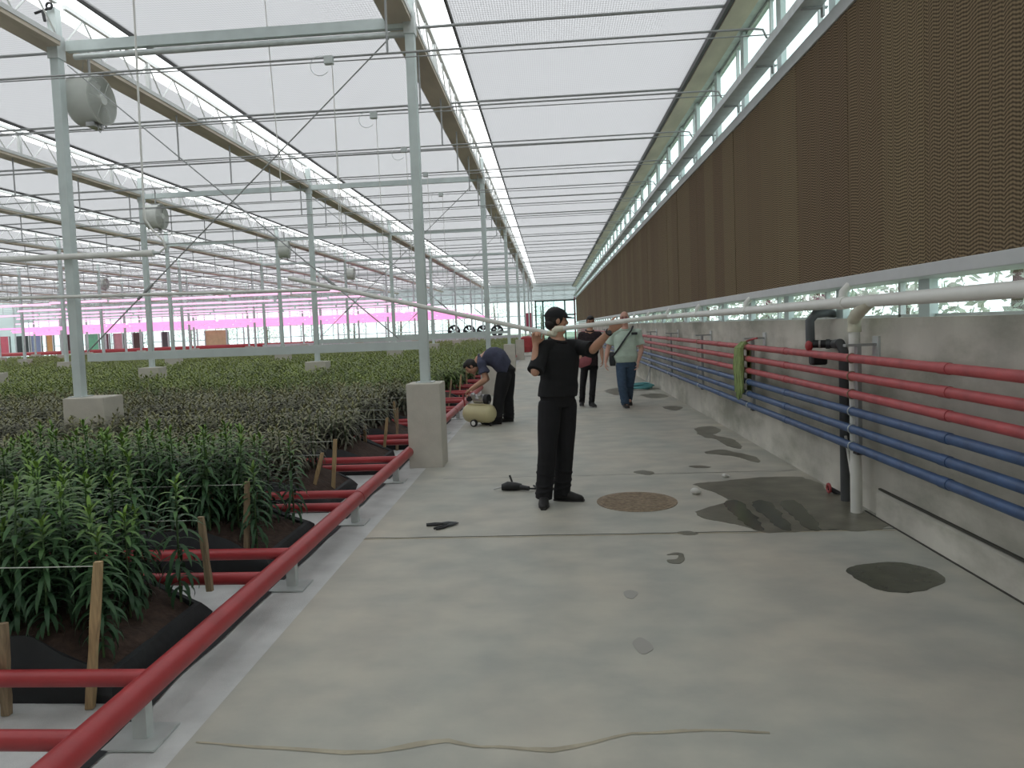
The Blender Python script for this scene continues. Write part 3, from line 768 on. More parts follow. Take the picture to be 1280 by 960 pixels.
# ------------------------------------------------------------------ lilies
def set_growth(me, vals):
    at_ = me.attributes.new('growth', 'FLOAT', 'POINT')
    at_.data.foreach_set('value', vals)
def lily_meshes(seed, h, nl, seg, w, mats, spread=1.):
    r = random.Random(seed); vs = []; fs = []; gr = []
    lean = V((r.uniform(-.06, .06), r.uniform(-.06, .06), 0))
    def sp(z): u = z / h; return V((lean.x * u * u, lean.y * u * u, z))
    for i in range(nl):
        u = .10 + .90 * i / (nl - 1); az = i * 2.4 + r.uniform(-.4, .4); z = h * (u * .97)
        L_ = (.085 + .055 * math.sin(min(1, u * 1.15) * PI) + r.uniform(-.015, .02)) * spread
        if u > .85: L_ *= 1 - (u - .85) * 3.2
        el = -.15 + .55 * u + r.uniform(-.2, .2)
        if u > .85: el += (u - .85) * 5
        droop = 1.25 * (1 - u) + .55
        out = V((math.cos(az), math.sin(az), 0)); side = V((-math.sin(az), math.cos(az), 0)); p = sp(z); o0 = len(vs)
        ang = el
        for k in range(seg + 1):
            q = k / seg; wd = w * (math.sin(PI * (.12 + .88 * q)) ** .8) * (1 if q < 1 else 0) * (.8 if u > .9 else 1)
            nrm = V((0, 0, 1)) * math.cos(ang) - out * math.sin(ang)
            if k == seg: vs.append(p.copy()); gr.append(u)
            else:
                vs += [p - side * wd + nrm * wd * .35, p + side * wd + nrm * wd * .35]; gr += [u, u]
            p = p + (out * math.cos(ang) + V((0, 0, 1)) * math.sin(ang)) * (L_ / seg); ang -= droop * 1.3 / seg
        for k in range(seg - 1): fs.append((o0 + 2 * k, o0 + 2 * k + 1, o0 + 2 * k + 3, o0 + 2 * k + 2))
        e = o0 + 2 * (seg - 1); fs.append((e, e + 1, e + 2))
    fo = bpy.data.meshes.new('foliage'); fo.from_pydata([tuple(v) for v in vs], [], fs); fo.update(); set_growth(fo, gr)
    fo.materials.append(mats[0])
    for p in fo.polygons: p.use_smooth = True
    st = MB().tube([sp(h * i / 5) for i in range(6)], [.006, .006, .0055, .005, .004, .003], 6).mesh('stem', smooth=True); st.materials.append(mats[1])
    return fo, st
variants = {}
for kind, hs in (('leaf', (.60, .66, .72, .56, .64)), ('leaf_grey', (.36, .42, .47, .40, .44))):
    variants[kind] = [lily_meshes(11 + i, h, 62 if kind == 'leaf' else 44, 5, .0115 if kind == 'leaf' else .012, (M[kind], M['stem']), 1.3) for i, h in enumerate(hs)]
spots = []
for k, (ya, yb) in enumerate(bedY):
    rows = 5
    if k < 8:
        x = -2.22 if k < 2 else -2.42
        while x > -.74 * yb - 2:
            for r_ in range(rows):
                y = ya + .12 + (yb - ya - .24) * r_ / (rows - 1)
                X_, Y_ = x + rnd.uniform(-.04, .04) + (.14 if (r_ in (0, 4) and x > -2.3) else 0), y + rnd.uniform(-.035, .035)
                spots.append((k, X_, Y_))
            x -= .125
def pix(p):
    v = V(p) - CO; w = v.dot(CF); return PX + FOC * v.dot(CR) / w, PY - FOC * v.dot(CU) / w, w
vis = [];
for s in spots:
    px, py, w = pix((s[1], s[2], .6))
    if w > .3 and px > -500: vis.append((w, s, px > -40))
vis.sort(key=lambda q: q[0])
near = [q[:2] for q in vis if q[2]][:300]; ns_ = set(id(q[1]) for q in near); rest8 = [q[:2] for q in vis if id(q[1]) not in ns_]
for i, (w, (k, x, y)) in enumerate(near):
    kind = 'leaf' if k < 2 else 'leaf_grey'
    fo, st = variants[kind][i % 5]
    t = bpy.data.objects.new('lily_plant', None); COL.objects.link(t)
    tag(t, 'young green lily plant with narrow whorled leaves in the %s bed from the front' % ordw(k), 'plant', 'lily plants in the %s bed' % ordw(k))
    s = rnd.uniform(.88, 1.08); t.location = (x, y, .28 - .13 * max(0, min(1, (x + 2.38) / .25))); t.rotation_euler.z = rnd.uniform(0, 6.28); t.scale = (s, s, s)
    for n_, me in (('foliage', fo), ('stem', st)):
        o = bpy.data.objects.new(n_, me); COL.objects.link(o); o.parent = t
# the thousands of lilies farther off: one mass per look
def scatter(name, pts, meshes, label, smin, smax):
    me = bpy.data.meshes.new(name); me.from_pydata(pts, [], []); me.update()
    o = bpy.data.objects.new(name, me); COL.objects.link(o); tag(o, label, 'plants', kind='stuff')
    src = bpy.data.objects.new(name + '_source', meshes)
    ng = bpy.data.node_groups.new(name, 'GeometryNodeTree')
    ng.interface.new_socket('Geometry', in_out='INPUT', socket_type='NodeSocketGeometry'); ng.interface.new_socket('Geometry', in_out='OUTPUT', socket_type='NodeSocketGeometry')
    N = ng.nodes; L = ng.links
    gi = N.new('NodeGroupInput'); go = N.new('NodeGroupOutput'); ip = N.new('GeometryNodeInstanceOnPoints'); oi = N.new('GeometryNodeObjectInfo')
    oi.inputs['Object'].default_value = src; oi.inputs['As Instance'].default_value = False
    rv = N.new('FunctionNodeRandomValue'); rv.data_type = 'FLOAT_VECTOR'; rv.inputs[0].default_value = (-.12, -.12, 0); rv.inputs[1].default_value = (.12, .12, 6.283)
    rs = N.new('FunctionNodeRandomValue'); rs.data_type = 'FLOAT'; rs.inputs[2].default_value = smin; rs.inputs[3].default_value = smax; rs.inputs['Seed'].default_value = 4
    L.new(gi.outputs[0], ip.inputs['Points']); L.new(oi.outputs['Geometry'], ip.inputs['Instance'])
    L.new(rv.outputs[0], ip.inputs['Rotation']); L.new(rs.outputs[1], ip.inputs['Scale']); L.new(ip.outputs[0], go.inputs[0])
    md = o.modifiers.new('scatter', 'NODES'); md.node_group = ng
    return o
def merged(kind, vi, seed, nl, seg, w, h, spread=1.15):
    fo, st = lily_meshes(seed, h, nl, seg, w, (M[kind], M['stem']), spread); return fo
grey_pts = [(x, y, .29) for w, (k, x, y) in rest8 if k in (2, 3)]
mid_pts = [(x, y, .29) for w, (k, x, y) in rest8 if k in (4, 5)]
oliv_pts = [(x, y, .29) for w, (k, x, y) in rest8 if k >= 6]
near_pts = [(x, y, .29) for w, (k, x, y) in rest8 if k < 2]
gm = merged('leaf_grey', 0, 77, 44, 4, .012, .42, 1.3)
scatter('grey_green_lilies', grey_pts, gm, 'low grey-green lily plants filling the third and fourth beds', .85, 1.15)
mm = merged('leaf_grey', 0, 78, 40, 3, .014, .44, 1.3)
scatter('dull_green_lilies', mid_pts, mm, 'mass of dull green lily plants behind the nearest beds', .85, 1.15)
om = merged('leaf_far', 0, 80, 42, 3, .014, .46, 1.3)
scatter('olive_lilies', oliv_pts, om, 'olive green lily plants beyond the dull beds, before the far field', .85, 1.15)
if near_pts: scatter('tall_lilies', near_pts, merged('leaf', 0, 81, 56, 4, .012, .64, 1.3), 'tall bright lily plants deeper in the two nearest beds', .88, 1.1)
far = []
for k, (ya, yb) in enumerate(bedY):
    if k < 8: continue
    dx = .16 if k < 16 else .24; rows = 5 if k < 16 else 4; x = -2.25
    while x > max(XE + 1, -.74 * yb - 3):
        for r_ in range(rows):
            y = ya + .06 + (yb - ya - .0) * r_ / (rows - 1)
            far.append((x + rnd.uniform(-.08, .08), y + rnd.uniform(-.1, .1), .28))
        x -= dx
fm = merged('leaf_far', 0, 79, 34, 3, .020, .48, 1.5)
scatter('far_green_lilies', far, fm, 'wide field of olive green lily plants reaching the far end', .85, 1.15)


# ------------------------------------------------------------------ far zone: grow lights, panels, fans, outdoors
M['led'] = emat('pink_led', (1., .36, .70), .85)
M['led2'] = emat('pale_pink_led', (1., .56, .80), .8)
led = None
for (z, ya, yb, dy, m) in ((2.5, 36, 63, 2.1, 'led'), (3.2, 27, 63, 4.6, 'led2')):
    lp = None; y = ya
    while y < yb:
        x = -5.0 if z < 3 else -7.5
        while x > -.70 * y - 2:
            if lp is None:
                lp = MB().add([(-1.15, -.10, z), (1.15, -.10, z), (1.15, .10, z), (-1.15, .10, z), (-1.15, -.04, z + .08), (1.15, -.04, z + .08), (1.15, .04, z + .08), (-1.15, .04, z + .08)],
                              [(0, 3, 2, 1), (4, 5, 6, 7), (0, 1, 5, 4), (1, 2, 6, 5), (2, 3, 7, 6), (3, 0, 4, 7)]).build('grow_light', M[m])
                tag(lp, 'pink glowing bar lamp hanging over the far plants, %s layer' % ('lower' if z < 3 else 'upper'), 'grow light', 'grow lights in the %s layer' % ('lower' if z < 3 else 'upper')); o = lp
            else: o = lp.copy(); COL.objects.link(o)
            o.location = (x - 1.2, y + rnd.uniform(-.1, .1), rnd.uniform(-.02, .02)); x -= 2.45
        y += dy
tag(MB().tube([(XE, 59, .92), (-12, 59, .92)], .16, 10).build('far_heating_main', M['red'], smooth=True), 'dull red pipe along the far edge of the plant field', 'pipe')
tag(MB().box((-24, 58.0, 0), (-2.6, 59.2, .95)).build('far_bench', M['alu']), 'long pale bench at the far right edge of the plant field', 'bench')
cols = [((.55, .12, .16), 0, 13, 'pink red'), ((.05, .06, .06), 20, 38, 'black'), ((.24, .30, .45), 39, 53, 'grey blue'), ((.62, .36, .14), 58, 68, 'orange'),
        ((.07, .04, .04), 82, 91, 'dark brown'), ((.20, .55, .33), 107, 125, 'light green'), ((.14, .06, .07), 129, 138, 'maroon'), ((.62, .35, .36), 142, 155, 'pale pink'),
        ((.10, .07, .06), 166, 179, 'dark striped'), ((.10, .10, .10), 202, 212, 'small black'), ((.58, .44, .25), 256, 285, 'sand coloured')]
for i, (c, xa, xb, nm_) in enumerate(cols):
    a = at(xa, 432 - .05 * xa, y=61.5); b2 = at(xb, 432, y=61.5)
    m = mat('panel_%d' % i, c, .7, 0, .15, 3)
    t = thing('standing_panel', ((a.x + b2.x) / 2, 61.5, 0), '%s panel standing below the pink lamps along the far edge' % nm_, 'panel')
    z1 = at(xa, 421 - .03 * xa, y=61.5).z
    MB().box((a.x, 61.45, .75), (b2.x, 61.55, z1)).build('sheet', m, t)
    MB().box((a.x, 61.40, 0), (a.x + .1, 61.6, z1)).build('leg', M['galv'], t); MB().box((b2.x - .1, 61.40, 0), (b2.x, 61.6, z1)).build('leg', M['galv'], t)
for i, (xa, xb) in enumerate(((561, 574), (580, 593), (597, 611), (615, 628))):
    a, b2 = at(xa, 417, y=64), at(xb, 407, y=64); cx = (a.x + b2.x) / 2; w = (b2.x - a.x) / 2; zb, zt = .85, b2.z
    t = thing('exhaust_fan', (cx, 64, zb), 'black exhaust fan in the far end wall, %s from the left' % ordw(i), 'fan')
    MB().tube(arc((cx, 64, (zb + zt) / 2), (zt - zb) / 2, 0, 2 * PI, 20, (w / ((zt - zb) / 2), 0, 0), (0, 0, 1)), .10, 6, closed=True).build('ring', M['black'], t)
    fb = MB()
    for q in range(6):
        aa = PI / 3 * q; dd = V((math.cos(aa) * w, 0, math.sin(aa) * (zt - zb) / 2)); ss = V((-math.sin(aa) * .35 * w, .15, math.cos(aa) * .35 * w))
        cc = V((cx, 64, (zb + zt) / 2)); fb.add([cc, cc + dd * .95 - ss, cc + dd + ss * .8, cc + V((0, .05, 0)), cc + dd * .95 - ss + V((0, .04, 0)), cc + dd + ss * .8 + V((0, .04, 0))],
                                               [(0, 1, 2), (5, 4, 3), (0, 3, 4, 1), (1, 4, 5, 2), (2, 5, 3, 0)])
    fb.build('blades', M['black'], t)
    MB().box((cx - w * 1.05, 63.9, 0), (cx + w * 1.05, 64.3, zb)).build('stand', M['galv'], t)
a, b2 = at(658, 413, y=60), at(664, 391, y=60)
t = thing('hanging_banner', (a.x, 60, a.z), 'narrow magenta banner standing at the far end of the path', 'banner')
MB().box((a.x, 59.98, a.z), (b2.x, 60.02, b2.z)).build('cloth', M['magenta'], t)
MB().box((a.x - .12, 60.02, 0), (a.x - .04, 60.08, b2.z + .15)).build('pole', M['colwhite'], t); MB().box((b2.x + .04, 60.02, 0), (b2.x + .12, 60.08, b2.z + .15)).build('pole', M['colwhite'], t)
# red trolley at the path edge
c = at(659, 445, z=0); t = thing('red_trolley', (c.x, c.y, 0), 'small red trolley far along the left edge of the path', 'trolley')
MB().loft([((c.x, c.y, .22), (.30, 0, 0), (0, .35, 0)), ((c.x, c.y, .5), (.38, 0, 0), (0, .4, 0)), ((c.x, c.y, 1.0), (.34, 0, 0), (0, .38, 0)), ((c.x, c.y, 1.08), (.2, 0, 0), (0, .3, 0))], 16, 4).build('body', M['red'], t)
for sx in (-1, 1): MB().tube([(c.x + sx * .3 - .04, c.y - .3, .17), (c.x + sx * .3 + .04, c.y - .3, .17)], .17, 16).build('wheel', M['black'], t)
MB().tube([(c.x - .2, c.y + .2, 1.0), (c.x - .25, c.y + .45, 1.35), (c.x + .25, c.y + .45, 1.35), (c.x + .2, c.y + .2, 1.0)], .025, 8).build('handle', M['galv'], t)
# greenery outside
def tree(x, y, h, r, seed, lab):
    t = thing('tree', (x, y, -.2), lab, 'tree', 'trees outside the glass')
    MB().tube([(x, y, -.2), (x + .1, y, h * .5), (x, y, h * .8)], [.14, .1, .03], 8).build('trunk', M['bark'], t)
    q = random.Random(seed); mb = MB()
    for i in range(900):
        d = V((q.gauss(0, 1), q.gauss(0, 1), q.gauss(0, 1))).normalized() * (q.random() ** .4)
        p = V((x, y, h * .52)) + V((d.x * r, d.y * r, d.z * h * .46)); s = .05 + .06 * q.random()
        u = V((q.gauss(0, 1), q.gauss(0, 1), q.gauss(0, 1))).normalized(); w_ = u.orthogonal().normalized()
        mb.add([p - u * s, p + w_ * s * .5, p + u * s, p - w_ * s * .5], [(0, 1, 2, 3)])
    mb.build('crown', M['outleaf'], t); return t
for i in range(16):
    tree(6.4 + rnd.uniform(-.3, 1.2), 3.5 + i * 3.4, 3.4 + rnd.random(), 1.4, i, 'pale tree seen through the lower side window, %s along the wall' % ordw(i))
for i in range(10):
    tree(-46 + i * 5.0, 76 + rnd.uniform(-1, 3), 4.0 + rnd.random() * 1.6, 2.2, 40 + i, 'tree outside the far glass wall, %s from the left' % ordw(i))

# ------------------------------------------------------------------ floor joints, stains and small things
def strip_line(name, pts, w0, mat_, z=.0015, h=.002):
    mb = MB(); n = len(pts); vs = []; fs = []
    for i, (p, w_) in enumerate(zip(pts, w0)):
        t_ = (pts[min(i + 1, n - 1)] - pts[max(i - 1, 0)]).normalized(); s_ = V((-t_.y, t_.x, 0)) * w_
        vs += [p - s_ + V((0, 0, h)), p + s_ + V((0, 0, h))]
    for i in range(n - 1): fs.append((2 * i, 2 * i + 1, 2 * i + 3, 2 * i + 2))
    mb.add(vs, fs); return mb.build(name, mat_)
def wob(xa, xb, y, n, amp, seed):
    return [V((xa + (xb - xa) * i / n, y + amp * mnoise.noise(V((i * .31, seed, 0))), 0)) for i in range(n + 1)]
struct(strip_line('trim_5', wob(-1.5, 2.5, 5.385, 60, .015, 1), [.006] * 61, M['joint']))
struct(strip_line('trim_6', wob(-1.5, 2.5, 5.36, 60, .02, 2), [.012 + .010 * mnoise.noise(V((i * .5, 3, 0))) for i in range(61)], M['tan'], h=.001))
struct(strip_line('trim_7', wob(-1.2, 2.5, 7.52, 60, .03, 5), [.010 + .008 * mnoise.noise(V((i * .4, 8, 0))) for i in range(61)], M['damp'], h=.001))
ck = [(245, 928), (320, 934), (430, 941), (470, 940), (520, 931), (560, 926), (600, 934), (640, 935), (690, 938), (740, 929), (790, 917), (850, 914), (880, 913), (940, 915), (968, 917)]
cw = [2, 4, 6, 5, 8, 6, 3, 4, 7, 4, 3, 5, 3, 4, 2]
pp, ww = [], []
for i in range(len(ck) - 1):
    for j in range(5):
        u = j / 5; p = at(ck[i][0] + (ck[i + 1][0] - ck[i][0]) * u, ck[i][1] + (ck[i + 1][1] - ck[i][1]) * u, z=0)
        pp.append(V((p.x, p.y + .012 * mnoise.noise(V((i + u, 2, 2))), 0))); ww.append((cw[i] + (cw[i + 1] - cw[i]) * u) * .0023 * (1 + .5 * mnoise.noise(V((i * 3 + u * 4, 1, 0)))))
tag(strip_line('crack_filler', pp, ww, M['tan']), 'tan filled crack wandering across the concrete in the foreground', 'crack')
def stain(name, px, mat_, lab, cat='stain', h=.002, rough=.35):
    pts = [at(x, y, z=0) for x, y in px]; out = []
    n = len(pts)
    for i in range(n):
        a, b_, c_, d_ = pts[i - 1], pts[i], pts[(i + 1) % n], pts[(i + 2) % n]
        ln_ = (c_ - b_).length
        for j in range(6):
            u = j / 6
            p = .5 * ((2 * b_) + (c_ - a) * u + (2 * a - 5 * b_ + 4 * c_ - d_) * u * u + (3 * b_ - a - 3 * c_ + d_) * u ** 3)
            nz = mnoise.noise_vector(p * 14) * .10 * ln_
            out.append(V((p.x + nz.x, p.y + nz.y, .0005)))
    return tag(MB().poly(out, h).build(name, mat_), lab, cat)
stain('puddle', [(1057, 714), (1075, 706), (1118, 703), (1150, 708), (1172, 716), (1181, 726), (1165, 735), (1140, 741), (1105, 739), (1080, 730)], M['wet'], 'round dark puddle in the right foreground', 'puddle')
stain('puddle', [(868, 606), (900, 602), (950, 597), (1010, 598), (1050, 620), (1090, 645), (1112, 657), (1080, 664), (1030, 662), (960, 666), (920, 655), (880, 648), (872, 640), (905, 628), (900, 618)],
      M['damp'], 'large wet patch at the foot of the white downpipe', 'puddle')
stain('puddle', [(905, 628), (923, 626), (937, 638), (949, 652), (955, 663), (939, 661), (923, 648), (911, 637)], M['wet'], 'leftmost of the dark slanting streaks in the large wet patch', 'puddle', h=.004)
stain('puddle', [(940, 628), (958, 626), (972, 638), (984, 652), (990, 663), (974, 661), (958, 648), (946, 637)], M['wet'], 'second of the dark slanting streaks in the large wet patch', 'puddle', h=.004)
stain('puddle', [(975, 628), (993, 626), (1007, 638), (1019, 652), (1025, 663), (1009, 661), (993, 648), (981, 637)], M['wet'], 'third of the dark slanting streaks in the large wet patch', 'puddle', h=.004)
stain('stain', [(868, 536), (890, 533), (900, 538), (893, 544), (912, 548), (926, 556), (924, 561), (905, 556), (895, 549), (878, 546)], M['damp'], 'curving wet streak near the wall, the farther of two')
stain('stain', [(880, 566), (900, 562), (918, 565), (940, 570), (951, 576), (944, 578), (925, 572), (905, 569)], M['damp'], 'wet streak near the wall, the nearer of two')
stain('stain', [(792, 590), (805, 588), (818, 591), (810, 594)], M['damp'], 'small damp smear behind the brown manhole')
stain('stain', [(861, 583), (873, 582), (889, 584), (872, 585)], M['damp'], 'thin damp line left of the wet streaks')
stain('stain', [(846, 666), (860, 664), (874, 667), (860, 669)], M['damp'], 'small damp smear on the floor joint')
stain('stain', [(833, 694), (842, 691), (852, 692), (856, 698), (851, 704), (838, 704), (834, 700), (846, 699), (847, 694)], M['damp'], 'dark hook shaped wet footprint')
stain('stain', [(779, 741), (788, 738), (797, 741), (793, 748), (783, 747)], mat('faint_mark', (.33, .32, .29), .6), 'faint footprint between the dark footprint and the foreground')
stain('stain', [(791, 803), (800, 797), (812, 803), (816, 812), (804, 818), (795, 813)], mat('faint_mark_b', (.32, .31, .28), .6), 'faint footprint nearest the camera')
stain('stain', [(758, 487), (775, 485), (785, 489), (772, 494), (760, 491)], M['damp'], 'damp brownish patch left of the walking men')
stain('stain', [(800, 494), (822, 492), (836, 495), (820, 498)], M['damp'], 'damp patch in front of the teal hose'); stain('stain', [(828, 509), (842, 507), (855, 510), (842, 513)], M['damp'], 'damp patch nearer than the teal hose')
c = at(796, 627, z=0); t = thing('manhole_cover', (c.x, c.y, 0), 'round rusty brown manhole cover in the concrete beside the standing man', 'manhole cover')
MB().tube([(c.x, c.y, -.002), (c.x, c.y, .005)], .355, 48).build('rim', M['iron'], t)
lid = MB(); lid.tube([(c.x, c.y, .004), (c.x, c.y, .009)], .32, 48)
for i in range(-5, 6):
    w_ = math.sqrt(.3 ** 2 - (i * .055) ** 2); lid.box((c.x - w_, c.y + i * .055 - .012, .008), (c.x + w_, c.y + i * .055 + .012, .012))
lid.build('lid', M['iron'], t)
for i, (px_, lab) in enumerate((((869, 618), 'white lump on the wet patch edge, the larger one'), ((906, 597), 'small white lump beyond the large wet patch'))):
    p = at(*px_, z=0); r_ = .045 if i == 0 else .03; mb = MB()
    mb.ell(p + V((0, 0, r_ * .7)), (r_, 0, 0), (0, r_ * .8, 0), (0, 0, r_ * .7), 10, 7); mb.ell(p + V((.03, .01, r_ * .5)), (r_ * .6, 0, 0), (0, r_ * .6, 0), (0, 0, r_ * .5), 10, 7)
    tag(mb.build('white_lump', M['pebble'], smooth=True), lab, 'lump')
# tools
c = at(645, 613, z=0); t = thing('power_tool', (c.x, c.y, 0), 'black cable tool lying on the floor left of the standing man', 'tool')
MB().loft([((c.x - .14, c.y, .035), (0, .03, 0), (0, 0, .03)), ((c.x - .08, c.y, .045), (0, .045, 0), (0, 0, .045)), ((c.x + .0, c.y, .04), (0, .04, 0), (0, 0, .04)), ((c.x + .06, c.y, .035), (0, .03, 0), (0, 0, .03))], 14).build('body', M['black'], t, smooth=True)
MB().tube([(c.x + .04, c.y - .01, .035), (c.x + .13, c.y - .06, .03)], [.026, .022], 10).build('handle', M['black'], t, smooth=True)
MB().tube([(c.x - .14, c.y, .035), (c.x - .22, c.y - .01, .02)], [.010, .006], 8).build('bit', M['motor'], t)
MB().tube([(c.x - .03, c.y + .02, .06), (c.x - .06, c.y + .05, .14)], .010, 8).build('lever', M['black'], t)
MB().tube([(c.x + .12, c.y - .06, .03), (c.x + .2, c.y, .012), (c.x + .24, c.y + .1, .012), (c.x + .17, c.y + .14, .012), (c.x + .2, c.y + .02, .015)], .009, 6).build('cable', M['strap'], t, smooth=True)
for i, (pa, pb, lab) in enumerate((((533, 656), (571, 653), 'black handled pliers on the floor, the farther pair'), ((544, 661), (571, 653), 'black handled pliers on the floor, the nearer pair'))):
    a, b2 = at(*pa, z=.012), at(*pb, z=.012); d = b2 - a; s_ = V((-d.y, d.x, 0)).normalized()
    if i: b2 = b2 - s_ * .02; 
    t = thing('pliers', a, lab, 'pliers')
    for q in (-1, 1):
        MB().tube([a + s_ * .014 * q, a.lerp(b2, .3) + s_ * .02 * q, a.lerp(b2, .55) + s_ * .006 * q], [.009, .010, .008], 8).build('handle', M['black'], t, smooth=True)
    MB().tube([a.lerp(b2, .5), a.lerp(b2, .72), b2], [.012, .016, .004], 8).build('jaw', M['dark_pvc'], t, smooth=True)

# air compressor
c = at(600, 532, z=0); cx, cy = c.x, c.y
ax = V((1, -.48, 0)).normalized(); sd = V((.48, 1, 0)).normalized(); O = V((cx, cy, 0))
t = thing('air_compressor', (cx, cy, 0), 'cream air compressor with horizontal tank and wheels before the bending man', 'air compressor')
def L3(a_, b_, z_): return O + ax * a_ + sd * b_ + V((0, 0, z_))
R_ = .155; prof = [(-.29, .03), (-.275, .09), (-.24, .134), (-.18, R_), (.18, R_), (.24, .134), (.275, .09), (.29, .03)]
MB().tube([L3(a_, 0, .205) for a_, r_ in prof], [r_ for a_, r_ in prof], 24).build('tank', M['tank'], t, smooth=True)
for s_ in (-1, 1): 
    w_ = MB().tube([L3(-.02, s_ * .15 - .02, .06), L3(-.02, s_ * .15 + .02, .06)], .06, 18).build('wheel', M['black'], t)
    MB().tube([L3(-.02, s_ * .15 - .024, .06), L3(-.02, s_ * .15 + .024, .06)], .038, 14).build('hub', M['white_pvc'], w_)
MB().tube([L3(.2, 0, .09), L3(.2, 0, .0)], .02, 10).build('foot', M['black'], t)
MB().obox(L3(0, 0, .358), ax * .17, sd * .07, V((0, 0, .008))).build('mounting_plate', M['tank'], t)
MB().tube([L3(-.08, 0, .445), L3(.12, 0, .445)], .075, 18).build('motor', M['motor'], t, smooth=True)
MB().tube([L3(.12, 0, .44), L3(.19, 0, .44)], .08, 18).build('motor_cover', M['black'], t, smooth=True)
for a_ in (-.06, .07): MB().tube([L3(a_, -.03, .44), L3(a_, -.10, .53)], .04, 12).build('cylinder_head', M['motor'], t, smooth=True)
MB().tube([L3(-.19, -.02, .44), L3(-.19, .03, .44)], .045, 14).build('pressure_switch', M['black'], t, smooth=True)
MB().tube([L3(-.25, -.03, .27), L3(-.29, -.03, .50), L3(-.26, -.03, .54), L3(-.1, -.02, .55)], .014, 8).build('handle', M['redwall'], t, smooth=True)
MB().tube([L3(.18, 0, .33), L3(.2, 0, .40), L3(.1, 0, .41)], .008, 8).build('outlet', M['motor'], t)

fl = MB(); vs = []; fs = []; n_ = 160
for i in range(n_ + 1):
    y = 1.3 + i * .1
    a_ = mnoise.noise(V((y * 1.7, 3, 0))) * .05; b_ = mnoise.noise(V((y * 2.9, 9, 0))) * .03
    vs += [V((-1.93 + b_, y, .002)), V((-1.85, y, .012 + abs(b_) * .5)), V((-1.80 + a_ * .8, y, .003))]
for i in range(n_):
    for q in (0, 1): fs.append((3 * i + q, 3 * i + q + 1, 3 * i + q + 4, 3 * i + q + 3))
fl.add(vs, fs); tag(fl.build('plastic_film', M['liner'], smooth=True), 'strip of black plastic film lying under the thick red pipe', 'film')

c = V((-5.87, 8.28, 5.56)); t = thing('drive_bracket', c, 'small black drive bracket at the top of the nearest left post', 'bracket')
MB().tube([c + V((-.10, 0, -.02)), c + V((.1, 0, .03))], .015, 8).build('arm', M['black'], t)
MB().tube(arc(c + V((.09, -.01, .05)), .035, 0, 2 * PI, 14, (1, 0, 0), (0, 0, 1)), .014, 8).build('ring', M['black'], t)
MB().tube([c + V((.0, 0, .0)), c + V((.02, 0, -.12))], .018, 8).build('stem', M['black'], t)

# ------------------------------------------------------------------ people
def fin(v): return V(v).normalized()
def hand(mb, wrist, d, n, s, curl=.9, k=1., thumb=.6):
    """palm, four unequal bent fingers and a thumb from the side of the palm: d along the hand, n out of the palm, s to the thumb side"""
    d = fin(d); n = V(n); n = fin(n - d * n.dot(d)); s = fin(V(s) - d * V(s).dot(d) - n * V(s).dot(n))
    pl_ = .088 * k
    mb.loft([(wrist - d * .012, s * .026 * k, n * .019 * k), (wrist + d * .02 * k, s * .032 * k, n * .016 * k), (wrist + d * .05 * k, s * .039 * k, n * .015 * k), (wrist + d * pl_, s * .039 * k, n * .012 * k), (wrist + d * (pl_ + .006), s * .032 * k, n * .009 * k)], 14, 2.6)
    for i, ln in enumerate((.068, .078, .072, .056)):
        p = wrist + d * (pl_ - .004 - (.006 if i == 3 else 0)) + s * (.0295 - .0195 * i) * k; a = .12; dd = d
        for q, part in enumerate((.45, .31, .24)):
            a += curl * (1., 1.15, .7)[q] * .8
            dd = d * math.cos(a) + n * math.sin(a)
            e = p + dd * ln * part * k * 1.15
            r0, r1 = (.0092 - .0009 * q) * k, (.0086 - .0011 * q) * k
            mb.caps(p, e, r0, r1, 8); p = e
    p = wrist + d * .022 * k + s * .030 * k; a1 = fin(d * .75 + s * .75 + n * .35); e = p + a1 * .042 * k; mb.caps(p, e, .0125 * k, .0105 * k, 8)
    a2 = fin(d * .85 + s * .15 + n * thumb); e2 = e + a2 * .032 * k; mb.caps(e, e2, .0105 * k, .0095 * k, 8)
    a3 = fin(d * .8 - s * .1 + n * (thumb + .3)); mb.caps(e2, e2 + a3 * .024 * k, .0095 * k, .008 * k, 8)
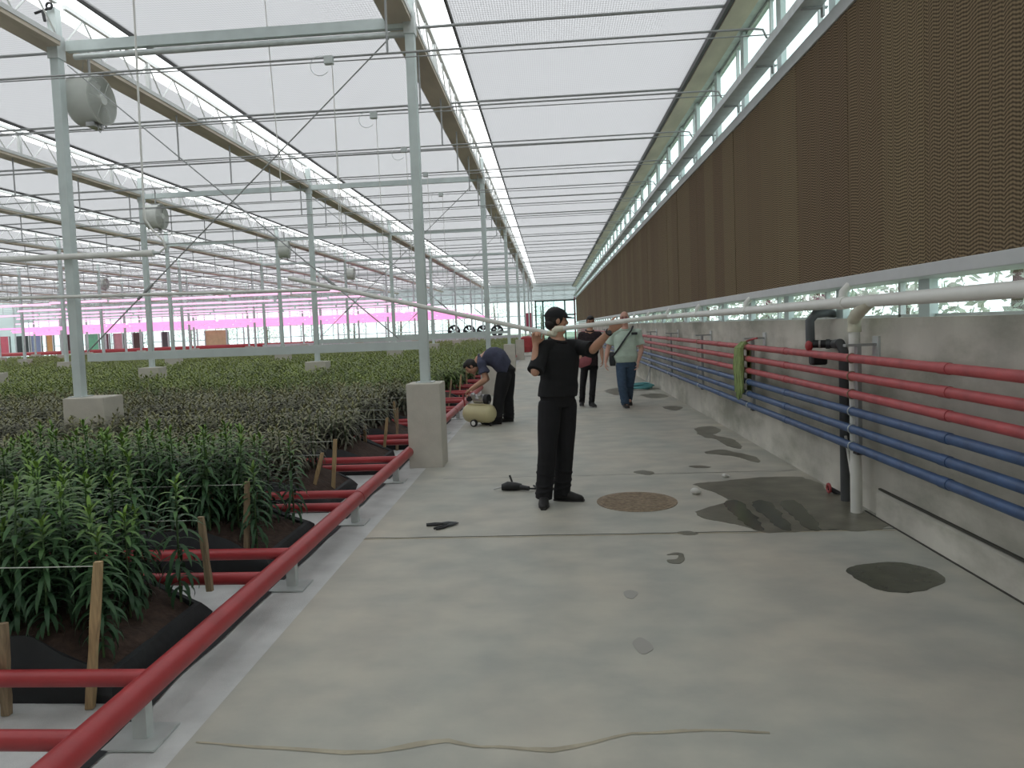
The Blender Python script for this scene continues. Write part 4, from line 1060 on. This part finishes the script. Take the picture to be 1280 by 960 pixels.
def make_person(name_label, base, J, F, Hf, Hu, mats, opt):
    """J: joint positions; F: way the chest faces; Hf, Hu: way the face points and the top of the head"""
    t = thing('person', base, name_label, 'person')
    k = opt.get('k', 1.); fat = opt.get('fat', 1.)
    F = fin(F); up = fin(J['neck'] - J['pelvis']); F = fin(F - up * F.dot(up)); Lf = up.cross(F)
    Fp = fin(V(opt.get('Fp', F))); Lp = V((0, 0, 1)).cross(Fp).normalized()
    f = fin(Hf); u = fin(V(Hu) - f * V(Hu).dot(f)); l = u.cross(f); c = J['head']
    P, N = J['pelvis'], J['neck']
    def tr(u_): return P.lerp(N, u_) + (J['mid'] - P.lerp(N, .5)) * (4 * u_ * (1 - u_)) if 'mid' in J else P.lerp(N, u_)
    tors = [(.0, .155, .105), (.12, .165, .115), (.30, .150 * fat, .105 * fat), (.50, .158 * (fat * .5 + .5), .112 * (fat * .5 + .5)), (.72, .178, .115), (.86, .175, .098), (.95, .125, .075), (1.0, .065, .055)]
    def torso(mb, ex, lo=0, hi=9, dz=0):
        rings = []
        for a, w_, dp in tors[lo:hi]:
            rings.append((tr(a) - up * dz, Lf * (w_ + ex) * k, F * (dp + ex) * k))
        mb.loft(rings, 22, 2.3)
    b = MB(); torso(b, -.012)
    # head
    b.ell(c + u * .022 * k, l * .074 * k, f * .094 * k, u * .095 * k, 20, 14)
    b.ell(c + f * .022 * k - u * .042 * k, l * .060 * k, f * .066 * k, u * .076 * k, 18, 12)
    b.ell(c + f * .060 * k - u * .100 * k, l * .030 * k, f * .026 * k, u * .022 * k, 12, 8)
    b.tube([c + f * .082 * k + u * .016 * k, c + f * .104 * k - u * .022 * k, c + f * .094 * k - u * .034 * k], [.008 * k, .014 * k, .012 * k], 8)
    b.ell(c + f * .076 * k + u * .030 * k, l * .050 * k, f * .018 * k, u * .011 * k, 12, 8)
    b.ell(c + f * .080 * k - u * .060 * k, l * .026 * k, f * .014 * k, u * .012 * k, 12, 8)
    for s_ in (-1, 1):
        b.ell(c + l * s_ * .075 * k - f * .006 * k - u * .008 * k, f * .019 * k, u * .031 * k, l * .012 * k, 12, 8)
        b.ell(c + l * s_ * .045 * k + f * .062 * k - u * .022 * k, l * .02 * k, f * .018 * k, u * .02 * k, 10, 8)
    b.caps(c - u * .06 * k - f * .012 * k, N + up * .0, .056 * k, .060 * k, 16)
    b.caps(N - up * .02, N - up * .07, .075 * k, .09 * k, 14)
    for s_ in 'RL':
        sh, el, wr = J['sh' + s_], J['el' + s_], J['wr' + s_]; ar = opt.get('arm', 1.)
        b.caps(tr(.88).lerp(sh, .55), sh, .062 * k, .056 * k); b.caps(sh, el, .052 * k * ar, .039 * k * ar); b.caps(el, el.lerp(wr, .3), .039 * k * ar, .041 * k * ar)
        b.caps(el.lerp(wr, .3), wr, .041 * k * ar, .0255 * k)
        hd, hn, hs, cu = J['hand' + s_]
        hand(b, wr, hd, hn, hs, cu, k * opt.get('hk', 1.))
        hp, kn, an = J['hip' + s_], J['kn' + s_], J['an' + s_]
        b.caps(P.lerp(hp, .6), hp, .085 * k, .085 * k); b.caps(hp, kn, .080 * k, .052 * k); b.caps(kn, kn.lerp(an, .35), .052 * k, .054 * k); b.caps(kn.lerp(an, .35), an, .054 * k, .036 * k)
        td = fin(J['toe' + s_]); b.caps(an - V((0, 0, .02)), an + td * .12 * k - V((0, 0, .045)), .034 * k, .026 * k)
    body = remeshed(b, 'body', M[mats['skin']], t, opt.get('vox', .007), 3)
    for s_ in (-1, 1):
        MB().ell(c + f * .081 * k + l * s_ * .031 * k + u * .008 * k, l * .013 * k, f * .008 * k, u * .006 * k, 10, 8).build('eye', M['eye'], t, smooth=True)
        MB().tube([c + f * .092 * k + l * s_ * .014 * k + u * .028 * k, c + f * .091 * k + l * s_ * .032 * k + u * .034 * k, c + f * .080 * k + l * s_ * .050 * k + u * .027 * k], [.004 * k, .005 * k, .003 * k], 6).build('eyebrow', M['hair'], t, smooth=True)
    MB().ell(c + f * .092 * k - u * .060 * k, l * .023 * k, f * .006 * k, u * .007 * k, 12, 8).build('mouth', M['lip'], t, smooth=True)
    # shirt
    s = MB(); bag = opt.get('bag', .022); torso(s, bag, 1, 8, .03); 
    hem = tr(-.02) if not opt.get('tuck') else tr(.10)
    s.loft([(hem, Lf * (.172 + bag * .6) * k * opt.get('hemw', 1), F * (.122 + bag * .6) * k * opt.get('hemw', 1)), (tr(.2), Lf * (.165 * max(fat, 1) + bag) * k, F * (.115 * fat + bag) * k), (tr(.35), Lf * (.150 * fat + bag) * k, F * (.105 * fat + bag) * k)], 22, 2.3)
    for s_ in 'RL':
        sh, el = J['sh' + s_], J['el' + s_]; sl = opt.get('sleeve', .85)
        e = sh.lerp(el, sl)
        s.caps(tr(.86).lerp(sh, .5), sh, .080 * k, .074 * k); s.tube([sh, sh.lerp(el, sl * .5), e], [.073 * k, .068 * k, opt.get('cuff', .070) * k], 16)
        d_ = fin(el - sh); s.ell(sh, (.074 * k, 0, 0), (0, .074 * k, 0), (0, 0, .074 * k), 14, 10)
    remeshed(s, 'shirt', M[mats['shirt']], t, opt.get('vox', .007) * 1.2, 4)
    cl = MB(); nb = N + up * -.012
    cl.tube([nb + (Lf * math.cos(a) * .078 + F * math.sin(a) * .070 - up * (.022 * math.sin(a) - .012)) * k for a in [2 * PI * i / 20 for i in range(20)]], .016 * k, 8, closed=True)
    cl.build('collar', M[mats['shirt']], t, smooth=True)
    # trousers
    q = MB(); q.loft([(P - V((0, 0, .10)) * k * opt.get('crotch', 1), Lp * .150 * k, Fp * .110 * k), (P, Lp * .172 * k, Fp * .125 * k), (P + up * .06 * k, Lf * .168 * k, F * .122 * k), (tr(.22), Lf * .155 * k, F * .11 * k)], 22, 2.4)
    lg = opt.get('leg', 1.)
    for s_ in 'RL':
        hp, kn, an = J['hip' + s_], J['kn' + s_], J['an' + s_]
        q.tube([hp + V((0, 0, .05)), hp, hp.lerp(kn, .5), kn, kn.lerp(an, .4), kn.lerp(an, .8), an + fin(an - kn) * .03], [.085 * k * lg, .094 * k * lg, .088 * k * lg, .074 * k * lg, .072 * k * lg, .068 * k * lg, .068 * k * lg], 18)
        q.ell(hp, (.098 * k, 0, 0), (0, .1 * k, 0), (0, 0, .1 * k), 14, 10)
        q.ell(kn, (.074 * k * lg, 0, 0), (0, .074 * k * lg, 0), (0, 0, .074 * k * lg), 14, 10)
        for z in (.25, .5, .72, .9): 
            cc = kn.lerp(an, z); w_ = .074 * k * lg
            q.tube([cc + V((w_ * math.cos(a) * .93, w_ * math.sin(a) * .93, .018 * math.sin(a * 1 + z * 9))) for a in [2 * PI * i / 18 for i in range(18)]], .010 * k, 6, closed=True)
    remeshed(q, 'trousers', M[mats['trousers']], t, opt.get('vox', .007) * 1.25, 4)
    bt = MB(); bp_ = tr(.06)
    bt.loft([(bp_ - up * .018, Lf * .168 * k, F * .124 * k), (bp_ + up * .018, Lf * .166 * k, F * .122 * k)], 24, 2.4)
    if opt.get('belt'): bt.build('belt', M['black'], t, smooth=True)
    for s_ in 'RL':
        an, td = J['an' + s_], V(J['toe' + s_]); pitch = opt.get('heel' + s_, 0)
        td = fin(V((td.x, td.y, 0))); sd_ = V((-td.y, td.x, 0)); w_ = V((0, 0, 1))
        td2 = fin(td - w_ * pitch); u2 = fin(w_ + td * pitch)
        o = an - w_ * .085 * k
        if pitch: o = an - u2 * .085 * k
        sh_ = MB().loft([(o - td2 * .075 * k + u2 * .045, sd_ * .026, u2 * .035), (o - td2 * .055 * k + u2 * .055, sd_ * .040, u2 * .053), (o + td2 * .0 * k + u2 * .06, sd_ * .042, u2 * .058), (o + td2 * .06 * k + u2 * .048, sd_ * .044, u2 * .045),
                         (o + td2 * .13 * k + u2 * .035, sd_ * .047, u2 * .032), (o + td2 * .18 * k + u2 * .028, sd_ * .036, u2 * .024), (o + td2 * .20 * k + u2 * .024, sd_ * .015, u2 * .012)], 16, 2.6).build('shoe', M['shoe'], t, smooth=True)
        MB().loft([(o - td2 * .078 * k + u2 * .006, sd_ * .03, u2 * .010), (o - td2 * .04 * k + u2 * .006, sd_ * .042, u2 * .010), (o + td2 * .10 * k + u2 * .006, sd_ * .048, u2 * .010), (o + td2 * .205 * k + u2 * .008, sd_ * .024, u2 * .010)], 14, 3).build('sole', M[mats.get('sole', 'sole')], sh_, smooth=True)
    hh = opt['hair']
    if hh in ('short', 'cap'):
        h_ = MB(); h_.ell(c + u * .026 * k - f * .014 * k, l * .082 * k, f * .094 * k, u * .098 * k, 20, 14)
        h_.ell(c - u * .03 * k - f * .055 * k, l * .066 * k, f * .05 * k, u * .06 * k, 16, 10)
        if hh == 'short': h_.ell(c + u * .075 * k + f * .02 * k, l * .07 * k, f * .075 * k, u * .05 * k, 16, 10)
        h_.build('hair', M['hair'], t, smooth=True)
    if hh == 'cap':
        cp = MB(); rr = []
        for i in range(9):
            a = PI / 2 * i / 8; rr.append((c + u * (.028 + .088 * math.sin(a)) * k - f * .004 * k, l * (.090 * math.cos(a) + .002) * k, f * (.106 * math.cos(a) + .002) * k))
        cp.loft(rr, 24); co = cp.build('cap', M['blackcloth'], t, smooth=True)
        br = MB(); n_ = 12; vs = []
        for lay in (0, .006):
            for i in range(n_ + 1):
                a = -1.15 + 2.3 * i / n_; e = c + u * (.034 + lay) * k + f * .098 * math.cos(a) * k + l * .086 * math.sin(a) * k
                vs += [e, e + (f * .075 * math.cos(a * 1.25) - u * .012) * k]
        m_ = 2 * (n_ + 1); fs = []
        for i in range(n_):
            a = 2 * i; fs += [(a, a + 1, a + 3, a + 2), (m_ + a, m_ + a + 2, m_ + a + 3, m_ + a + 1), (a + 1, m_ + a + 1, m_ + a + 3, a + 3), (a, a + 2, m_ + a + 2, m_ + a)]
        fs += [(0, m_, m_ + 1, 1), (m_ - 2, m_ - 1, 2 * m_ - 1, 2 * m_ - 2)]
        br.add(vs, fs).build('brim', M['blackcloth'], co, smooth=True)
        MB().ell(c + u * .117 * k, l * .008, f * .008, u * .005, 8, 6).build('button', M['blackcloth'], co, smooth=True)
    return t

Z = V((0, 0, 1))
# man in black carrying the white pipe
pY = 6.24
J = dict(head=at(695.5, 400.5, y=6.44), neck=at(697, 425, y=6.45), pelvis=at(697, 494, y=6.44), mid=at(699, 462, y=6.45),
         shR=at(679, 434.5, y=6.34), shL=at(722, 434, y=6.55), elR=at(669, 465, y=6.20), wrR=at(669.5, 430.5, y=6.275), elL=at(741, 437, y=6.34), wrL=at(763.5, 413, y=6.19),
         hipR=at(687, 508, y=6.39), hipL=at(707, 506, y=6.49), knR=at(684, 566, y=6.33), knL=at(706, 562, y=6.47), anR=at(680, 618.5, y=6.33), anL=at(702.5, 613.5, y=6.47),
         toeR=V((-.03, -1, 0)), toeL=V((.96, -.28, 0)))
J['anR'].z = J['anL'].z = .085
J['handR'] = (V((.12, -.12, 1)), V((0, -1, .05)), V((1, 0, 0)), 1.05)
J['handL'] = (at(779, 399.5, y=6.16) - J['wrL'], V((.1, 1, -.1)), V((-.3, 0, 1)), 1.25)
man = make_person('man in black shirt, trousers and cap carrying a long white pipe on his shoulder', (.0, 6.42, 0), J, (.62, -.78, 0), (.96, .26, -.06), (0.03, 0, 1),
            dict(skin='skin', shirt='blackcloth', trousers='blacktrouser', sole='shoe'), dict(hair='cap', vox=.0055, bag=.026, sleeve=.98, cuff=.078, leg=1.13, k=1.0, hk=1.05, Fp=(.62, -.78, 0), hemw=1.02, belt=False))
w0 = J['wrL'] - fin(J['wrL'] - J['elL']) * .025; dv = fin(J['wrL'] - J['elL']); sx_ = dv.orthogonal().normalized(); sy_ = dv.cross(sx_)
wt = MB().tube([w0 - dv * .012, w0 + dv * .012], .0335, 16).build('watch', M['black'], man, smooth=True)
MB().tube([w0 - V((0, .030, 0)), w0 - V((0, .041, 0))], .019, 14).build('watch_face', M['dark_pvc'], wt, smooth=True)
# the carried pipe
pa, pb = at(361, 347.5, y=6.5), at(689, 417.5, y=pY)
t = thing('carried_pipe', pb, 'long white plastic pipe with an elbow carried on the black clothed man\'s shoulder', 'pipe')
MB().tube([pa, pb], .0205, 14).build('pole', M['white_pvc'], t, smooth=True)
MB().tube([pa - fin(pb - pa) * .004, pa + fin(pb - pa) * .003], .0165, 14).build('open_end', M['black'], t)
MB().tube([pa.lerp(pb, .93), pb], .0235, 14).build('coupling', M['white_pvc'], t, smooth=True)
pc, pd = at(697, 411.5, y=6.19), at(834, 394.8, y=6.05)
MB().tube([pb - fin(pb - pa) * .03, pb + V((.03, -.02, -.002)), at(693, 417, y=6.2), at(693.5, 413, y=6.19), pc - V((.012, 0, -.001)), pc + fin(pd - pc) * .05], [.024, .025, .025, .027, .027, .026], 14).build('elbow', M['cream'], t, smooth=True)
MB().tube([pc, pd], .0205, 14).build('pipe', M['white_pvc'], t, smooth=True)
# man in the mint shirt
y = 13.6
J = dict(head=at(780.5, 397.5, y=y), neck=at(781, 411, y=y), pelvis=at(782.5, 452, y=y), mid=at(781.5, 433, y=y - .03),
         shR=at(767, 415.5, y=y), shL=at(797, 415.5, y=y), elR=at(760, 436, y=y + .05), wrR=at(757, 453, y=y - .02), elL=at(802, 436, y=y + .03), wrL=at(797.5, 453, y=y - .12),
         hipR=at(776.5, 457, y=y), hipL=at(789, 457, y=y), knR=at(777.5, 482, y=y - .12), knL=at(787, 481, y=y + .05), anR=at(781.5, 503.5, y=y - .10), anL=at(786, 499.5, y=y + .4),
         toeR=V((.15, -1, 0)), toeL=V((.1, -1, 0)), handR=(V((-.05, -.1, -1)), V((1, 0, 0)), V((0, -1, 0)), .45), handL=(V((-.1, -.2, -1)), V((-1, 0, 0)), V((0, -1, 0)), .5))
J['anR'].z = .09; J['anL'].z = .13
mm_ = make_person('bald man in mint green shirt and jeans walking towards the camera', (J['pelvis'].x, y, 0), J, (.05, -1, 0), (-.12, -1, -.1), (0, 0, 1),
            dict(skin='skin2', shirt='mint', trousers='jeans'), dict(hair='none', vox=.008, bag=.022, sleeve=.72, cuff=.085, leg=1.05, k=1.06, fat=1.18, heelL=.35, arm=1.1, belt=True))
gl = MB(); c = J['head']; f = fin((-.12, -1, -.1)); l = Z.cross(f).normalized()
for s_ in (-1, 1): gl.ell(c + f * .098 + l * s_ * .033 + Z * .008, l * .026, f * .006, Z * .018, 12, 8)
gl.tube([c + f * .10 + l * .06 + Z * .014, c + f * .105 + Z * .014, c + f * .10 - l * .06 + Z * .014], .004, 6); gl.tube([c + f * .095 + l * .065 + Z * .012, c + l * .083], .003, 5); gl.tube([c + f * .095 - l * .065 + Z * .012, c - l * .083], .003, 5)
gl.build('glasses', M['bagred'], mm_, smooth=True)
bg_ = thing('shoulder_bag', at(768, 446, y=y + .1), 'dark bag on a diagonal strap worn by the man in mint', 'bag')
P_ = [at(791, 408, y=y - .04), at(789, 413, y=y - .165), at(781, 424, y=y - .20), at(771, 439, y=y - .17), at(764, 447, y=y - .02)]
MB().tube(P_, .018, 6).build('strap', M['strap'], bg_, smooth=True)
cc = at(765.5, 448, y=y + .08); MB().loft([(cc - Z * .14, V((.05, 0, 0)), V((0, .10, 0))), (cc - Z * .06, V((.06, 0, 0)), V((0, .13, 0))), (cc + Z * .09, V((.055, 0, 0)), V((0, .13, 0))), (cc + Z * .12, V((.035, 0, 0)), V((0, .11, 0)))], 14, 3.5).build('pouch', M['strap'], bg_, smooth=True)
q = at(793, 417, y=y - .15); MB().box(q - V((.055, .012, .02)), q + V((.055, .012, .025))).build('pocket_flap', M['strap'], mm_, bevel=.005)
# woman or man in dark polo behind
y = 13.9
J = dict(head=at(738, 402, y=y), neck=at(737, 413, y=y), pelvis=at(736.5, 456, y=y), mid=at(737, 435, y=y),
         shR=at(727, 419, y=y), shL=at(748, 418.5, y=y), elR=at(723, 438, y=y + .08), wrR=at(727, 451, y=y - .12), elL=at(751.5, 436, y=y + .06), wrL=at(753, 450, y=y - .08),
         hipR=at(731, 459, y=y), hipL=at(742, 459, y=y), knR=at(728.5, 482, y=y - .02), knL=at(741, 483, y=y - .12), anR=at(727.5, 502, y=y + .15), anL=at(739.5, 504.5, y=y - .12),
         toeR=V((-.1, -1, 0)), toeL=V((.35, -1, 0)), handR=(V((.3, -.3, -1)), V((1, 0, 0)), V((0, -1, 0)), .6), handL=(V((0, -.15, -1)), V((-1, 0, 0)), V((0, -1, 0)), .5))
J['anR'].z = .085; J['anL'].z = .085
dk = make_person('person in dark polo and trousers with short black hair walking behind the pipe', (J['pelvis'].x, y, 0), J, (.08, -1, 0), (.05, -1, -.25), (0, -.1, 1),
            dict(skin='skin', shirt='plum', trousers='blacktrouser', sole='sole'), dict(hair='short', vox=.008, bag=.014, sleeve=.75, cuff=.066, leg=.86, k=.95))
c = at(731, 451.5, y=y - .26); rb = thing('red_bag', c, 'small dull red bag held in front of the person in dark polo', 'bag')
MB().loft([(c - Z * .10, V((.10, 0, .03)), V((0, .04, 0))), (c - Z * .05, V((.13, 0, .04)), V((0, .055, 0))), (c + Z * .05, V((.13, 0, .04)), V((0, .05, 0))), (c + Z * .09, V((.10, 0, .035)), V((0, .03, 0)))], 16, 3.2).build('pouch', M['bagred'], rb, smooth=True)
MB().tube([c + V((-.11, 0, .06)), c + V((-.09, .08, .2)), c + V((.04, .12, .26)), c + V((.12, .06, .12))], .010, 6).build('strap', M['strap'], rb, smooth=True)
# bending man at the compressor
y = 11.85
J = dict(head=at(589, 458, y=y - .05), neck=at(598.5, 449, y=y), pelvis=at(634.5, 461, y=y), mid=at(615, 445, y=y),
         shL=at(602, 455, y=y - .19), shR=at(601, 453, y=y + .19), elL=at(607, 474, y=y - .25), wrL=at(588, 486.5, y=y - .30), elR=at(609, 474, y=y + .22), wrR=at(591, 487, y=y - .05),
         hipL=at(630, 469, y=y - .11), hipR=at(635, 468, y=y + .12), knL=at(624, 497, y=y - .12), knR=at(634.5, 496, y=y + .13), anL=at(621, 524, y=y - .16), anR=at(636, 523, y=y + .12),
         toeL=V((-.95, -.3, 0)), toeR=V((-.98, -.2, 0)))
J['anL'].z = J['anR'].z = .085
J['handL'] = (V((-.75, .05, -.55)), V((-.5, 0, -.8)), V((0, 1, 0)), .7); J['handR'] = (V((-.75, -.1, -.6)), V((-.5, 0, -.8)), V((0, -1, 0)), .7)
bm_ = make_person('man in navy shirt and black trousers bending over the air compressor', (J['anR'].x, y, 0), J, (-.35, 0, -1), (-.62, -.05, -.72), (-.72, 0, .62),
            dict(skin='skin', shirt='navy', trousers='blacktrouser'), dict(hair='short', vox=.008, bag=.032, sleeve=.62, cuff=.095, leg=1.28, k=1.06, fat=1.3, Fp=(-1, 0, 0), crotch=.8))

# ------------------------------------------------------------------ daylight
wd = bpy.data.worlds.new('overcast'); scene.world = wd; wd.use_nodes = True
bg = wd.node_tree.nodes['Background']; bg.inputs[0].default_value = (.95, .985, 1., 1); bg.inputs[1].default_value = 2.4
scene.view_settings.view_transform = 'Standard'; scene.view_settings.look = 'None'
scene.view_settings.exposure = 0; scene.view_settings.gamma = 1; scene.view_settings.use_curve_mapping = False
scene.cycles.max_bounces = 8; scene.cycles.transparent_max_bounces = 16; scene.cycles.diffuse_bounces = 4
scene.cycles.sample_clamp_indirect = 4; scene.cycles.use_denoising = True
